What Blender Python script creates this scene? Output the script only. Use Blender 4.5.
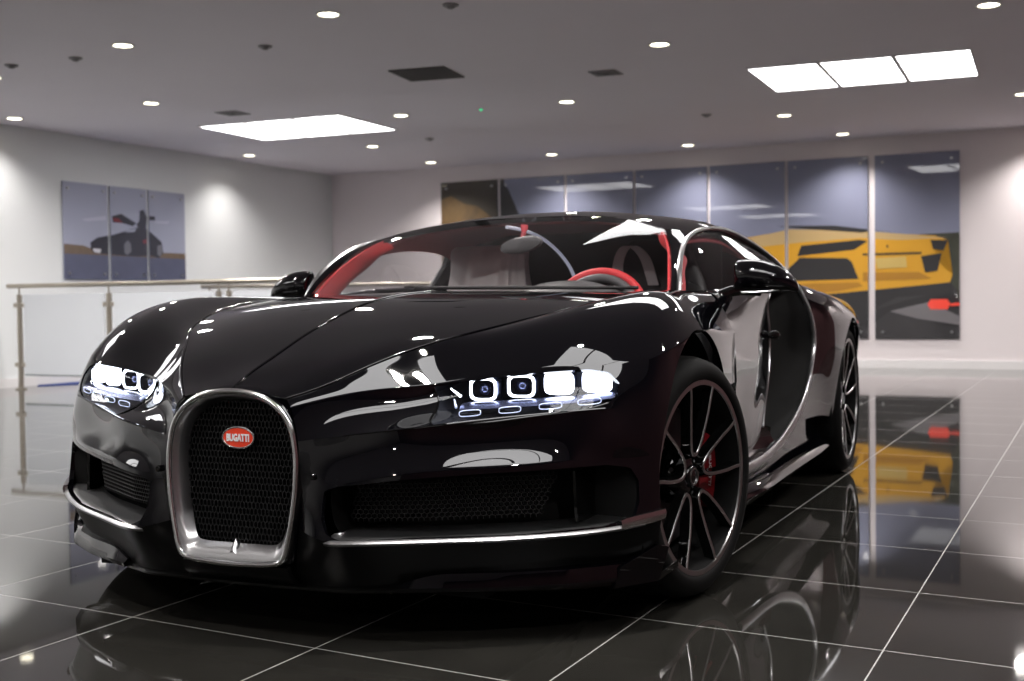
import bpy, bmesh, math, random
import numpy as np
from mathutils import Vector, Matrix

for o in list(bpy.data.objects):
    bpy.data.objects.remove(o, do_unlink=True)
SC = bpy.context.scene
COL = SC.collection
PI = math.pi

# ------------------------------------------------------------------ camera
CAMLOC = (3.33197, 1.8566, 0.82914)
YAW, PITCH, ROLL, FPX = -2.72847, -0.02966, -0.01177, 1218.83
cd = bpy.data.cameras.new('camera'); cam = bpy.data.objects.new('camera', cd); COL.objects.link(cam)
_d = Vector((math.cos(YAW)*math.cos(PITCH), math.sin(YAW)*math.cos(PITCH), math.sin(PITCH)))
_r = _d.cross(Vector((0, 0, 1))).normalized(); _u = _r.cross(_d)
_r2 = _r*math.cos(ROLL) + _u*math.sin(ROLL); _u2 = _u*math.cos(ROLL) - _r*math.sin(ROLL)
M = Matrix((( _r2.x, _u2.x, -_d.x, CAMLOC[0]), (_r2.y, _u2.y, -_d.y, CAMLOC[1]), (_r2.z, _u2.z, -_d.z, CAMLOC[2]), (0, 0, 0, 1)))
cam.matrix_world = M
cd.sensor_width = 36; cd.lens = 36*FPX/1024
cd.clip_start = 0.05; cd.clip_end = 100
cd.dof.use_dof = True; cd.dof.focus_distance = 3.15; cd.dof.aperture_fstop = 4.5
SC.camera = cam

# ------------------------------------------------------------------ world, exposure
w = bpy.data.worlds.new('world'); SC.world = w; w.use_nodes = True
w.node_tree.nodes['Background'].inputs[0].default_value = (0.6, 0.62, 0.7, 1)
w.node_tree.nodes['Background'].inputs[1].default_value = 0.0
SC.view_settings.view_transform = 'Standard'; SC.view_settings.look = 'None'
SC.view_settings.exposure = 0.12; SC.view_settings.gamma = 1.0
SC.view_settings.use_curve_mapping = False
CEIL = 2.81

# ------------------------------------------------------------------ materials
def mat(name, col, rough=0.5, metal=0.0, coat=0.0, emit=None, es=0.0, spec=0.5, alpha=1.0, coat_rough=0.03, noise=None):
    m = bpy.data.materials.new(name); m.use_nodes = True
    b = m.node_tree.nodes['Principled BSDF']
    b.inputs['Base Color'].default_value = (*col, 1)
    b.inputs['Roughness'].default_value = rough
    b.inputs['Metallic'].default_value = metal
    b.inputs['Coat Weight'].default_value = coat
    b.inputs['Coat Roughness'].default_value = coat_rough
    b.inputs['Specular IOR Level'].default_value = spec
    b.inputs['Alpha'].default_value = alpha
    if emit:
        b.inputs['Emission Color'].default_value = (*emit, 1); b.inputs['Emission Strength'].default_value = es
    if noise:
        nt = m.node_tree; tc = nt.nodes.new('ShaderNodeTexCoord'); n = nt.nodes.new('ShaderNodeTexNoise')
        n.inputs['Scale'].default_value = noise[0]; nt.links.new(tc.outputs['Object'], n.inputs['Vector'])
        mx = nt.nodes.new('ShaderNodeMix'); mx.data_type = 'RGBA'
        mx.inputs[6].default_value = (*col, 1); mx.inputs[7].default_value = (*[c*noise[1] for c in col], 1)
        nt.links.new(n.outputs['Fac'], mx.inputs[0]); nt.links.new(mx.outputs[2], b.inputs['Base Color'])
        if len(noise) > 2:
            bp = nt.nodes.new('ShaderNodeBump'); bp.inputs['Strength'].default_value = noise[2]; bp.inputs['Distance'].default_value = 0.002
            nt.links.new(n.outputs['Fac'], bp.inputs['Height']); nt.links.new(bp.outputs['Normal'], b.inputs['Normal'])
    return m

def glassmat(name, tint, refl=1.0, rough=0.0):
    m = bpy.data.materials.new(name); m.use_nodes = True; nt = m.node_tree
    nt.nodes.clear()
    out = nt.nodes.new('ShaderNodeOutputMaterial'); mx = nt.nodes.new('ShaderNodeMixShader')
    tr = nt.nodes.new('ShaderNodeBsdfTransparent'); tr.inputs[0].default_value = (*tint, 1)
    gl = nt.nodes.new('ShaderNodeBsdfGlossy'); gl.inputs['Roughness'].default_value = rough
    fr = nt.nodes.new('ShaderNodeLayerWeight'); fr.inputs['Blend'].default_value = 0.5
    pw = nt.nodes.new('ShaderNodeMath'); pw.operation = 'POWER'; pw.inputs[1].default_value = 5.0
    nt.links.new(fr.outputs['Facing'], pw.inputs[0])
    mu = nt.nodes.new('ShaderNodeMath'); mu.operation = 'MULTIPLY_ADD'; mu.inputs[1].default_value = 0.94*refl; mu.inputs[2].default_value = 0.055*refl
    nt.links.new(pw.outputs[0], mu.inputs[0]); nt.links.new(mu.outputs[0], mx.inputs[0])
    nt.links.new(tr.outputs[0], mx.inputs[1]); nt.links.new(gl.outputs[0], mx.inputs[2]); nt.links.new(mx.outputs[0], out.inputs[0])
    return m

PAINT = mat('black_car_paint', (0.0012, 0.0012, 0.0019), 0.02); PAINT.node_tree.nodes['Principled BSDF'].inputs['IOR'].default_value = 1.58
GLOSSBLK = mat('gloss_black', (0.002, 0.002, 0.002), 0.06)
CARBON = mat('carbon_black', (0.002, 0.002, 0.0022), 0.32, spec=0.18)
MATTBLK = mat('matt_black', (0.004, 0.004, 0.0045), 0.6)
LINER = mat('liner_black', (0.0025, 0.0025, 0.0025), 0.8, spec=0.15)
SATIN = mat('satin_silver', (0.50, 0.50, 0.51), 0.28, 1.0)
POLISH = mat('polished_silver', (0.72, 0.72, 0.72), 0.16, 1.0)
RIMSIL = mat('machined_rim', (0.42, 0.41, 0.41), 0.3, 1.0)
MESHBLK = mat('grille_mesh_black', (0.010, 0.010, 0.011), 0.4, 0.3)
RUBBER = mat('tyre_rubber', (0.003, 0.003, 0.003), 0.7, spec=0.12)
DISC = mat('brake_disc', (0.06, 0.06, 0.065), 0.4, 0.8)
REDCAL = mat('red_caliper', (0.22, 0.006, 0.01), 0.4)
RED = mat('red_badge', (0.75, 0.045, 0.012), 0.3, coat=0.5)
WHITE = mat('white_lettering', (0.85, 0.85, 0.85), 0.4)
REDLEA = mat('red_leather', (0.75, 0.05, 0.06), 0.5, noise=(60, 0.8))
DKRED = mat('dark_red_lining', (0.62, 0.10, 0.12), 0.8, noise=(90, 0.7))
BLKLEA = mat('black_leather', (0.02, 0.019, 0.02), 0.5, noise=(80, 0.6))
GREYLEA = mat('grey_trim', (0.10, 0.10, 0.105), 0.45); BELTM = mat('pale_belt', (0.62, 0.60, 0.62), 0.6)
COVER = mat('seat_cover_plastic', (0.85, 0.80, 0.80), 0.35, noise=(9, 0.6, 0.6))  # colour mottle stands in for shading of the folds
LEDW = mat('lamp_led', (0.9, 0.92, 1.0), 0.3, emit=(0.86, 0.91, 1.0), es=7.0)
LEDHI = mat('lamp_main_beam', (0.9, 0.92, 1.0), 0.3, emit=(0.84, 0.90, 1.0), es=9.0)
LEDLO = mat('lamp_dim_led', (0.6, 0.65, 0.8), 0.3, emit=(0.6, 0.7, 1.0), es=0.7)
BLUEMET = mat('lamp_reflector', (0.14, 0.16, 0.28), 0.25, 0.9)
LAMPDK = mat('lamp_housing', (0.006, 0.007, 0.012), 0.7, spec=0.2)
WINDSH = glassmat('windshield_glass', (0.95, 0.94, 0.94), 0.9)
SIDEGL = glassmat('tinted_glass', (0.86, 0.86, 0.87), 0.9)
LENS = glassmat('lamp_lens', (0.93, 0.94, 0.96), 0.8)
MIRR = mat('mirror_glass', (0.5, 0.5, 0.5), 0.05, 1.0)
WALLP = mat('wall_paint_red_bounce', (0.77, 0.71, 0.72), 0.85, spec=0.2, noise=(3, 0.97))  # pink light bounced from a red car, put into the paint colour
WALL = mat('wall_paint', (0.735, 0.75, 0.755), 0.85, spec=0.2, noise=(3, 0.97))
CEILM = mat('ceiling_paint', (0.87, 0.83, 0.89), 0.9, spec=0.2, noise=(2, 0.97))
TRIMW = mat('white_trim', (0.75, 0.73, 0.73), 0.5)
STEEL = mat('brushed_steel', (0.42, 0.38, 0.32), 0.35, 0.9)
FROST = mat('frosted_glass', (0.86, 0.89, 0.93), 0.45, alpha=0.6)
FROST2 = mat('glass_edge', (0.10, 0.13, 0.12), 0.2)
PANELE = mat('panel_diffuser', (0.9, 0.9, 0.9), 0.5, emit=(1.0, 0.985, 0.99), es=6.5)
DOWNE = mat('downlight_lens', (1, 0.95, 0.8), 0.5, emit=(1.0, 0.93, 0.72), es=9.0)
VENTM = mat('vent_dark', (0.03, 0.026, 0.024), 0.6)
SENSM = mat('sensor_plastic', (0.26, 0.25, 0.26), 0.5)
GREENL = mat('green_indicator', (0, 0.4, 0.2), 0.5, emit=(0.0, 1.0, 0.35), es=3.0)
BLUEMAT = mat('blue_mat', (0.05, 0.09, 0.33), 0.8, noise=(30, 0.8))

# ------------------------------------------------------------------ object helpers
def fin(name, V, F, m, parent=None, smooth=True, ang=50, mats=None, fm=None):
    me = bpy.data.meshes.new(name)
    me.from_pydata([tuple(map(float, v)) for v in V], [], [tuple(int(k) for k in f) for f in F])
    if mats:
        for q in mats: me.materials.append(q)
        for p, k in zip(me.polygons, fm): p.material_index = k
    else:
        me.materials.append(m)
    me.validate()
    if smooth:
        for p in me.polygons: p.use_smooth = True
        me.set_sharp_from_angle(angle=math.radians(ang))
    o = bpy.data.objects.new(name, me); COL.objects.link(o)
    if parent: o.parent = parent
    return o

def thing(name, label, cat, loc=(0, 0, 0), group=None, rz=0):
    o = bpy.data.objects.new(name, None); COL.objects.link(o); o.location = loc; o.rotation_euler = (0, 0, rz)
    o.empty_display_size = 0.1
    o['label'] = label; o['category'] = cat
    if group: o['group'] = group
    return o

def struct(name, V, F, m, **k):
    o = fin(name, V, F, m, **k); o['kind'] = 'structure'; return o

class MB:
    def __init__(s): s.V = []; s.F = []
    def add(s, V, F):
        n = len(s.V); s.V += [tuple(map(float, v)) for v in V]; s.F += [tuple(int(k)+n for k in f) for f in F]; return s
    def box(s, c, d, rz=0, bev=0):
        x, y, z = [k/2 for k in d]; cs, sn = math.cos(rz), math.sin(rz)
        P = []
        for sx, sy, sz in ((-1,-1,-1),(1,-1,-1),(1,1,-1),(-1,1,-1),(-1,-1,1),(1,-1,1),(1,1,1),(-1,1,1)):
            a, b = sx*x, sy*y
            P.append((c[0]+a*cs-b*sn, c[1]+a*sn+b*cs, c[2]+sz*z))
        return s.add(P, [(0,3,2,1),(4,5,6,7),(0,1,5,4),(1,2,6,5),(2,3,7,6),(3,0,4,7)])
    def tube(s, path, r, n=8, closed=False, ry=None):
        path = [np.array(p, float) for p in path]; N = len(path); V = []; F = []
        rr = r if hasattr(r, '__len__') else [r]*N
        up = None
        for i, p in enumerate(path):
            if closed: t = path[(i+1) % N]-path[i-1]
            else: t = path[min(i+1, N-1)]-path[max(i-1, 0)]
            t = t/(np.linalg.norm(t)+1e-12)
            if up is None:
                up = np.cross(t, [0, 0, 1.]);
                if np.linalg.norm(up) < 1e-3: up = np.cross(t, [0, 1., 0])
            up = up-t*(up@t); up /= np.linalg.norm(up); bi = np.cross(t, up)
            for k in range(n):
                a = 2*PI*k/n; V.append(p+rr[i]*(math.cos(a)*up+(ry[i] if ry else 1)*math.sin(a)*bi))
        for i in range(N if closed else N-1):
            j = (i+1) % N
            for k in range(n):
                F.append((i*n+k, i*n+(k+1) % n, j*n+(k+1) % n, j*n+k))
        if not closed:
            F.append(tuple(range(n))[::-1]); F.append(tuple((N-1)*n+k for k in range(n)))
        return s.add(V, F)
    def lathe(s, prof, n=48, axis='z', c=(0, 0, 0), a0=0, a1=2*PI):
        """prof: (r,h) pairs"""
        full = abs(a1-a0-2*PI) < 1e-6; V = []; F = []; m = n if full else n+1
        for i in range(m):
            a = a0+(a1-a0)*i/n
            for r, h in prof:
                p = (r*math.cos(a), r*math.sin(a), h)
                if axis == 'y': p = (p[0], p[2], p[1])
                elif axis == 'x': p = (p[2], p[0], p[1])
                V.append((p[0]+c[0], p[1]+c[1], p[2]+c[2]))
        k = len(prof)
        for i in range(n):
            j = (i+1) % m
            for q in range(k-1): F.append((i*k+q, i*k+q+1, j*k+q+1, j*k+q))
        return s.add(V, F)
    def prism(s, pts, fn0, fn1):
        """closed 2d outline -> two 3d loops"""
        n = len(pts); V = [fn0(p) for p in pts]+[fn1(p) for p in pts]
        F = [tuple(range(n))[::-1], tuple(range(n, 2*n))]+[(i, (i+1) % n, n+(i+1) % n, n+i) for i in range(n)]
        return s.add(V, F)
    def out(s, name, m, parent=None, **k): return fin(name, s.V, s.F, m, parent, **k)

# ------------------------------------------------------------------ spline tools
def natspl(t, Y, tt):
    """natural cubic spline through Y (n,k) at knots t, evaluated at tt"""
    t = np.asarray(t, float); Y = np.asarray(Y, float); n = len(t)
    if n == 2:
        a = ((np.asarray(tt)-t[0])/(t[1]-t[0]))[:, None]; return Y[0]*(1-a)+Y[1]*a
    h = np.diff(t); A = np.zeros((n, n)); B = np.zeros_like(Y)
    A[0, 0] = A[-1, -1] = 1
    for i in range(1, n-1):
        A[i, i-1] = h[i-1]; A[i, i] = 2*(h[i-1]+h[i]); A[i, i+1] = h[i]
        B[i] = 3*((Y[i+1]-Y[i])/h[i]-(Y[i]-Y[i-1])/h[i-1])
    c = np.linalg.solve(A, B); tt = np.asarray(tt, float)
    k = np.clip(np.searchsorted(t, tt, side='right')-1, 0, n-2); d = (tt-t[k])[:, None]
    H = h[k][:, None]; b = (Y[k+1]-Y[k])/H-H*(2*c[k]+c[k+1])/3
    return Y[k]+b*d+c[k]*d*d+(c[k+1]-c[k])/(3*H)*d**3

def crv(P, n):
    P = np.array(P, float); d = np.linalg.norm(np.diff(P, axis=0), axis=1)**0.6; t = np.concatenate([[0], np.cumsum(d)])
    return natspl(t, P, np.linspace(0, t[-1], n))

def crv_seg(segs, n):
    out = []
    for s in segs:
        c = crv(s, n); out += list(c if not out else c[1:])
    return np.array(out)

class Surf:
    """bicubic patch through a grid of control points ctrl[i][j]; creases: list of j where the surface has an edge"""
    def __init__(s, ctrl, nu, nv, creases=(), ucreases=()):
        C = np.array(ctrl, float); I, J, _ = C.shape
        def seg_eval(A, cre, n):
            K = A.shape[0]
            d = np.linalg.norm(np.diff(A, axis=0), axis=2).mean(axis=1)**0.8+1e-6
            t = np.concatenate([[0], np.cumsum(d)]); brk = [0]+[c for c in cre if 0 < c < K-1]+[K-1]
            out = []; par = []
            flat = A.reshape(K, -1)
            for a, b in zip(brk[:-1], brk[1:]):
                m = max(2, int(round(n*(t[b]-t[a])/t[-1]))+1)
                tt = np.linspace(t[a], t[b], m)
                e = natspl(t[a:b+1], flat[a:b+1], tt); pr = np.interp(tt, t, np.arange(K))
                if out: e = e[1:]; pr = pr[1:]
                out.append(e); par.append(pr)
            return np.concatenate(out).reshape(-1, *A.shape[1:]), np.concatenate(par)
        A, s.pv = seg_eval(C.transpose(1, 0, 2), creases, nv)      # along j
        B, s.pu = seg_eval(A.transpose(1, 0, 2), ucreases, nu)     # along i
        s.G = B                                                      # (nu,nv,3)
    def mesh(s, u0=None, u1=None, v0=None, v1=None):
        iu = [k for k, p in enumerate(s.pu) if (u0 is None or p >= u0-1e-6) and (u1 is None or p <= u1+1e-6)]
        iv = [k for k, p in enumerate(s.pv) if (v0 is None or p >= v0-1e-6) and (v1 is None or p <= v1+1e-6)]
        G = s.G[np.ix_(iu, iv)]; n, m = G.shape[:2]
        V = [G[a, b] for a in range(n) for b in range(m)]
        F = [(a*m+b, a*m+b+1, (a+1)*m+b+1, (a+1)*m+b) for a in range(n-1) for b in range(m-1)]
        return V, F

def clip(V, F, fn):
    """keep the part of a mesh where fn(P) >= 0"""
    V = [np.array(v, float) for v in V]; f = [fn(v) for v in V]; cache = {}; NF = []
    def cut(a, b):
        k = (min(a, b), max(a, b))
        if k not in cache:
            t = f[a]/(f[a]-f[b]); V.append(V[a]+(V[b]-V[a])*t); cache[k] = len(V)-1
        return cache[k]
    for fc in F:
        s = [f[i] >= 0 for i in fc]
        if all(s): NF.append(tuple(fc)); continue
        if not any(s): continue
        o = []
        for q in range(len(fc)):
            a, b = fc[q], fc[(q+1) % len(fc)]
            if f[a] >= 0: o.append(a)
            if (f[a] >= 0) != (f[b] >= 0): o.append(cut(a, b))
        if len(o) >= 3: NF.append(tuple(o))
    used = sorted({i for fc in NF for i in fc}); mp = {i: k for k, i in enumerate(used)}
    return [V[i] for i in used], [tuple(mp[i] for i in fc) for fc in NF]

def thick(V, F, t, ref=None):
    """give a sheet thickness t away from its outer side (outer side = facing away from ref)"""
    V = np.array(V, float); N = np.zeros_like(V)
    for fc in F:
        p = V[list(fc)]; n = np.zeros(3)
        for k in range(1, len(fc)-1): n += np.cross(p[k]-p[0], p[k+1]-p[0])
        for i in fc: N[i] += n
    L = np.linalg.norm(N, axis=1); L[L == 0] = 1; N /= L[:, None]
    if ref is not None:
        s = 0
        for fc in F:
            c = V[list(fc)].mean(0); s += np.sign(N[fc[0]] @ (c-np.array(ref)))
        if s < 0: N = -N; F = [fc[::-1] for fc in F]
    n = len(V); W = np.concatenate([V, V-N*t]); E = {}
    for fc in F:
        for a, b in zip(fc, fc[1:]+fc[:1]):
            E[(a, b)] = 1
    NF = list(F)+[tuple(n+i for i in fc[::-1]) for fc in F]
    for (a, b) in E:
        if (b, a) not in E: NF.append((b, a, n+a, n+b))
    return W, NF

def flip(V, F):
    return [(v[0], -v[1], v[2]) for v in V], [tuple(f)[::-1] for f in F]

def sided(V, F, s): return (V, F) if s > 0 else flip(V, F)

def insdist(poly):
    P = np.array(poly, float); A = P; B = np.roll(P, -1, axis=0); D = B-A; L = (D**2).sum(1)
    def f(x, y):
        q = np.array([x, y]); t = np.clip(((q-A)*D).sum(1)/L, 0, 1); d = np.sqrt((((A+D*t[:, None])-q)**2).sum(1).min())
        c = False
        for (x0, y0), (x1, y1) in zip(A, B):
            if (y0 > y) != (y1 > y) and x < (x1-x0)*(y-y0)/(y1-y0)+x0: c = not c
        return d if c else -d     # positive inside
    return f

def smoothloop(pts, n=64):
    P = np.array(pts, float); K = len(P); out = []
    for i in range(K):
        p0, p1, p2, p3 = P[i-1], P[i], P[(i+1) % K], P[(i+2) % K]
        for q in range(max(1, n//K)):
            t = q/max(1, n//K)
            out.append(0.5*((2*p1)+(-p0+p2)*t+(2*p0-5*p1+4*p2-p3)*t*t+(-p0+3*p1-3*p2+p3)*t**3))
    return np.array(out)

def text_mesh(s, size, bold=0.0, sx=1.0, ext=0.001):
    cu = bpy.data.curves.new('t', 'FONT'); cu.body = s; cu.size = size; cu.align_x = 'CENTER'; cu.align_y = 'CENTER'
    cu.offset = bold; cu.extrude = ext; cu.resolution_u = 3
    o = bpy.data.objects.new('t', cu); COL.objects.link(o)
    dg = bpy.context.evaluated_depsgraph_get(); me = bpy.data.meshes.new_from_object(o.evaluated_get(dg))
    V = [(v.co.x*sx, v.co.y, v.co.z) for v in me.vertices]; F = [tuple(p.vertices) for p in me.polygons]
    bpy.data.objects.remove(o); bpy.data.meshes.remove(me); bpy.data.curves.remove(cu)
    return V, F

# ================================================================== ROOM
WX0, WSL = -12.105, 0.05            # wall_back: x = WX0 + WSL*y
LY0, LSL = -8.03, -0.045            # wall_left: y = LY0 + LSL*(x+12.5)
XF, YR = 9.0, 4.3
def bx(y): return WX0+WSL*y
def ly(x): return LY0+LSL*(x+12.5)

def floor_mat():
    m = bpy.data.materials.new('polished_black_tiles'); m.use_nodes = True; nt = m.node_tree; b = nt.nodes['Principled BSDF']
    N = nt.nodes.new; Lk = nt.links.new
    tc = N('ShaderNodeTexCoord'); sp = N('ShaderNodeSeparateXYZ'); Lk(tc.outputs['Object'], sp.inputs[0])
    def lin(a, bb, c):   # a*x+b*y+c
        m1 = N('ShaderNodeMath'); m1.operation = 'MULTIPLY'; m1.inputs[1].default_value = a; Lk(sp.outputs[0], m1.inputs[0])
        m2 = N('ShaderNodeMath'); m2.operation = 'MULTIPLY_ADD'; m2.inputs[1].default_value = bb; Lk(sp.outputs[1], m2.inputs[0]); Lk(m1.outputs[0], m2.inputs[2])
        m3 = N('ShaderNodeMath'); m3.operation = 'ADD'; m3.inputs[1].default_value = c; Lk(m2.outputs[0], m3.inputs[0]); return m3
    def grout(q, hw):
        f = N('ShaderNodeMath'); f.operation = 'FRACT'; Lk(q.outputs[0], f.inputs[0])
        s = N('ShaderNodeMath'); s.operation = 'SUBTRACT'; s.inputs[1].default_value = 0.5; Lk(f.outputs[0], s.inputs[0])
        a = N('ShaderNodeMath'); a.operation = 'ABSOLUTE'; Lk(s.outputs[0], a.inputs[0])
        g = N('ShaderNodeMath'); g.operation = 'GREATER_THAN'; g.inputs[1].default_value = 0.5-hw; Lk(a.outputs[0], g.inputs[0]); return g
    T = 0.628
    q1 = lin(0.037/T, 1/T, -0.262/T)                 # lines running front to back
    q2 = lin(1/T, -0.12/T, -0.182/T)                 # cross lines
    g1 = grout(q1, 0.0028); g2 = grout(q2, 0.0028)
    mx = N('ShaderNodeMath'); mx.operation = 'MAXIMUM'; Lk(g1.outputs[0], mx.inputs[0]); Lk(g2.outputs[0], mx.inputs[1])
    no = N('ShaderNodeTexNoise'); no.inputs['Scale'].default_value = 5.0; no.inputs['Detail'].default_value = 8; Lk(tc.outputs['Object'], no.inputs['Vector'])
    cr = N('ShaderNodeMix'); cr.data_type = 'RGBA'; cr.inputs[6].default_value = (0.010, 0.0095, 0.0085, 1); cr.inputs[7].default_value = (0.024, 0.023, 0.020, 1); Lk(no.outputs['Fac'], cr.inputs[0])
    cm = N('ShaderNodeMix'); cm.data_type = 'RGBA'; cm.inputs[7].default_value = (0.34, 0.335, 0.32, 1); Lk(cr.outputs[2], cm.inputs[6]); Lk(mx.outputs[0], cm.inputs[0])
    Lk(cm.outputs[2], b.inputs['Base Color'])
    rg = N('ShaderNodeMapRange'); rg.inputs['To Min'].default_value = 0.035; rg.inputs['To Max'].default_value = 0.5; Lk(mx.outputs[0], rg.inputs['Value']); Lk(rg.outputs[0], b.inputs['Roughness'])
    n2 = N('ShaderNodeTexNoise'); n2.inputs['Scale'].default_value = 1.6; Lk(tc.outputs['Object'], n2.inputs['Vector'])
    bp = N('ShaderNodeBump'); bp.inputs['Strength'].default_value = 0.12; bp.inputs['Distance'].default_value = 0.004
    Lk(n2.outputs['Fac'], bp.inputs['Height']); Lk(bp.outputs['Normal'], b.inputs['Normal'])
    b.inputs['IOR'].default_value = 1.5
    return m
c1 = (bx(-8), ly(-12.5), 0)
def quadwall(name, a, b, z0, z1, m, t=0.12, sgn=1):
    a = np.array(a, float); b = np.array(b, float); d = b-a; n = np.array([-d[1], d[0]])/np.linalg.norm(d)*t*sgn
    mb = MB(); P = [a, b, b+n, a+n]
    mb.add([(p[0], p[1], z) for z in (z0, z1) for p in P], [(0,3,2,1),(4,5,6,7),(0,1,5,4),(1,2,6,5),(2,3,7,6),(3,0,4,7)])
    return struct(name, mb.V, mb.F, m, smooth=False)
mb = MB(); mb.box(((XF-13)/2, 0.2, -0.05), (XF+13.6, 19.0, 0.1)); FLOOR = struct('floor', mb.V, mb.F, floor_mat(), smooth=False)
mb = MB(); mb.box(((XF-13)/2, 0.2, CEIL+0.05), (XF+13.6, 19.0, 0.1)); struct('ceiling', mb.V, mb.F, CEILM, smooth=False)
CRN = (bx(-8.03), ly(-12.5))
quadwall('wall_back', CRN, (bx(YR), YR), 0, CEIL, WALLP)
quadwall('wall_left', (XF, ly(XF)), CRN, 0, CEIL, WALL)
DARKW = mat('pale_wall_paint', (0.55, 0.54, 0.54), 0.8)
quadwall('wall_front', (XF, YR), (XF, ly(XF)), 0, CEIL, DARKW)
BURG = mat('burgundy_reflection_wall', (0.075, 0.022, 0.025), 0.8)  # unseen wall, placed and coloured for dark red reflections on the car
quadwall('wall_right', (bx(YR), YR), (XF, YR), 0, CEIL, BURG)
quadwall('baseboard_back', (CRN[0]+0.014, CRN[1]), (bx(YR)+0.014, YR), 0, 0.10, TRIMW, t=0.014)
quadwall('baseboard_left', (XF, ly(XF)+0.014), (CRN[0]+.014, CRN[1]+0.014), 0, 0.10, TRIMW, t=0.014)

# ---------------- ceiling fittings
def spot(loc, e, size=95, blend=0.6, col=(1, 0.955, 0.92)):
    l = bpy.data.lights.new('downlight_lamp', 'SPOT'); l.energy = e; l.spot_size = math.radians(size); l.spot_blend = blend; l.color = col
    l.shadow_soft_size = 0.06
    o = bpy.data.objects.new('downlight_lamp', l); COL.objects.link(o); o.location = loc; return o

DLP = [(-3.8,-2.6),(-3.95,-4.5),(-3.8,-0.8),(-6.1,-6.05),(-6.2,-7.9),(-9.9,-7.65),(-7.9,-4.3),(-9.9,-5.8),(-11.75,-5.95),
       (-11.75,-4.15),(-7.9,-2.45),(-5.75,-0.86),(-11.7,-2.28),(-9.8,-0.7),(-11.6,-0.36),(-5.55,1.5),(-9.55,1.65),(-4.45,-6.35),
       (-11.55,1.8),(-11.5,3.6),(-3.7,3.2),(-1.7,-4.5),(-1.6,-0.9),(-1.6,2.9),(0.5,-2.7),(0.6,1.0),(2.4,-4.4),(2.6,3.0),(4.6,-1.0),(4.6,-5.0),(-0.5,-7.3),(-7.7,3.4),(2.4,-0.8),(-1.9,-7.95),(0.1,-8.0),(2.1,-8.05),(4.1,-8.15),(6.6,-3.0),(6.6,2.6),(6.6,-6.5)]  # last lamps by the left wall added to brighten its reflection in the nose
DLAB = {(-3.8,-2.6): 'round ceiling downlight nearest the top edge left of centre', (-3.95,-4.5): 'round ceiling downlight between two smoke detectors at upper left',
 (-3.8,-0.8): 'round ceiling downlight just above the top edge of the picture', (-6.1,-6.05): 'round ceiling downlight left of the small grey diffuser', (-6.2,-7.9): 'round ceiling downlight above the left wall at the far left edge',
 (-9.9,-7.65): 'round downlight above the left wall, between the car photo and the corner', (-7.9,-4.3): 'round downlight just right of the left light panels', (-9.9,-5.8): 'round downlight just behind the left light panels',
 (-11.75,-5.95): 'round downlight above the brown rock panel of the far wall', (-11.75,-4.15): 'round downlight over the far wall above the third photo panel', (-7.9,-2.45): 'round downlight right of the tiny green indicator',
 (-5.75,-0.86): 'round ceiling downlight above right of the grey diffuser, right of centre', (-11.7,-2.28): 'round downlight over the far wall above the fourth photo panel', (-9.8,-0.7): 'round downlight just below the right light panels',
 (-11.6,-0.36): 'round downlight over the far wall above the rearmost yellow car panels', (-5.55,1.5): 'round ceiling downlight cut by the top edge at upper right', (-9.55,1.65): 'round ceiling downlight at the right edge below the light panels',
 (-4.45,-6.35): 'round ceiling downlight cut by the left edge of the picture'}
proto_dl = None
for (x, y) in DLP:
    lab = DLAB.get((x, y), 'round ceiling downlight added outside the picture to carry on the grid')
    t = thing('ceiling_downlight', lab, 'ceiling light', (x, y, CEIL), 'round ceiling downlights' if (x, y) in DLAB else 'downlights outside the picture')
    if proto_dl is None:
        mb = MB(); mb.lathe([(0.068,-0.001),(0.085,-0.001),(0.09,-0.006),(0.085,-0.010),(0.070,-0.006),(0.068,-0.001)], 32)
        a = mb.out('trim_ring', TRIMW, t)
        mb = MB(); mb.lathe([(0.0,-0.004),(0.05,-0.004),(0.069,-0.002)], 32)
        b = mb.out('lens', DOWNE, t); proto_dl = (a, b)
    else:
        for k in proto_dl:
            c = k.copy(); COL.objects.link(c); c.parent = t
    near = x < -10.9 or y < -7.4
    spot((x, y, CEIL-0.012), (95 if y < -7.4 else 160) if near else 265, 125 if near else 165, 0.9)

def light_panel(x, y, lab, n=3, grp='square white ceiling light panels'):
    for k in range(n):
        t = thing('ceiling_light_panel', lab[k], 'ceiling light', (x, y+(k-(n-1)/2)*0.6, CEIL), grp)
        mb = MB(); s, l = 0.295, 0.62
        mb.box((0, s-0.007, -0.008), (2*l, 0.014, 0.014)); mb.box((0, -s+0.007, -0.008), (2*l, 0.014, 0.014))
        mb.box((l-0.007, 0, -0.008), (0.014, 2*s-0.028, 0.014)); mb.box((-l+0.007, 0, -0.008), (0.014, 2*s-0.028, 0.014))
        mb.out('frame', TRIMW, t, smooth=False)
        mb = MB(); mb.box((0, 0, -0.006), (2*l-0.03, 2*s-0.03, 0.006)); mb.out('diffuser', PANELE, t, smooth=False)
posn = ['left', 'middle', 'right']
light_panel(-7.62, 0.42, ['bright rectangular ceiling light panel, %s one of the three at upper right' % p for p in posn])
light_panel(-8.12, -5.7, ['bright rectangular ceiling light panel, %s one of the three at upper left' % p for p in posn])
OFF = 'bright rectangular ceiling light panel out of frame, mirrored in the glossy car bodywork'
light_panel(-3.15, 0.45, [OFF]*3, grp='light panels outside the picture'); light_panel(-1.6, -5.6, [OFF]*3, grp='light panels outside the picture')
light_panel(1.3, 1.7, [OFF]*3, grp='light panels outside the picture'); light_panel(2.1, -5.6, [OFF]*3, grp='light panels outside the picture')

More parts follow.
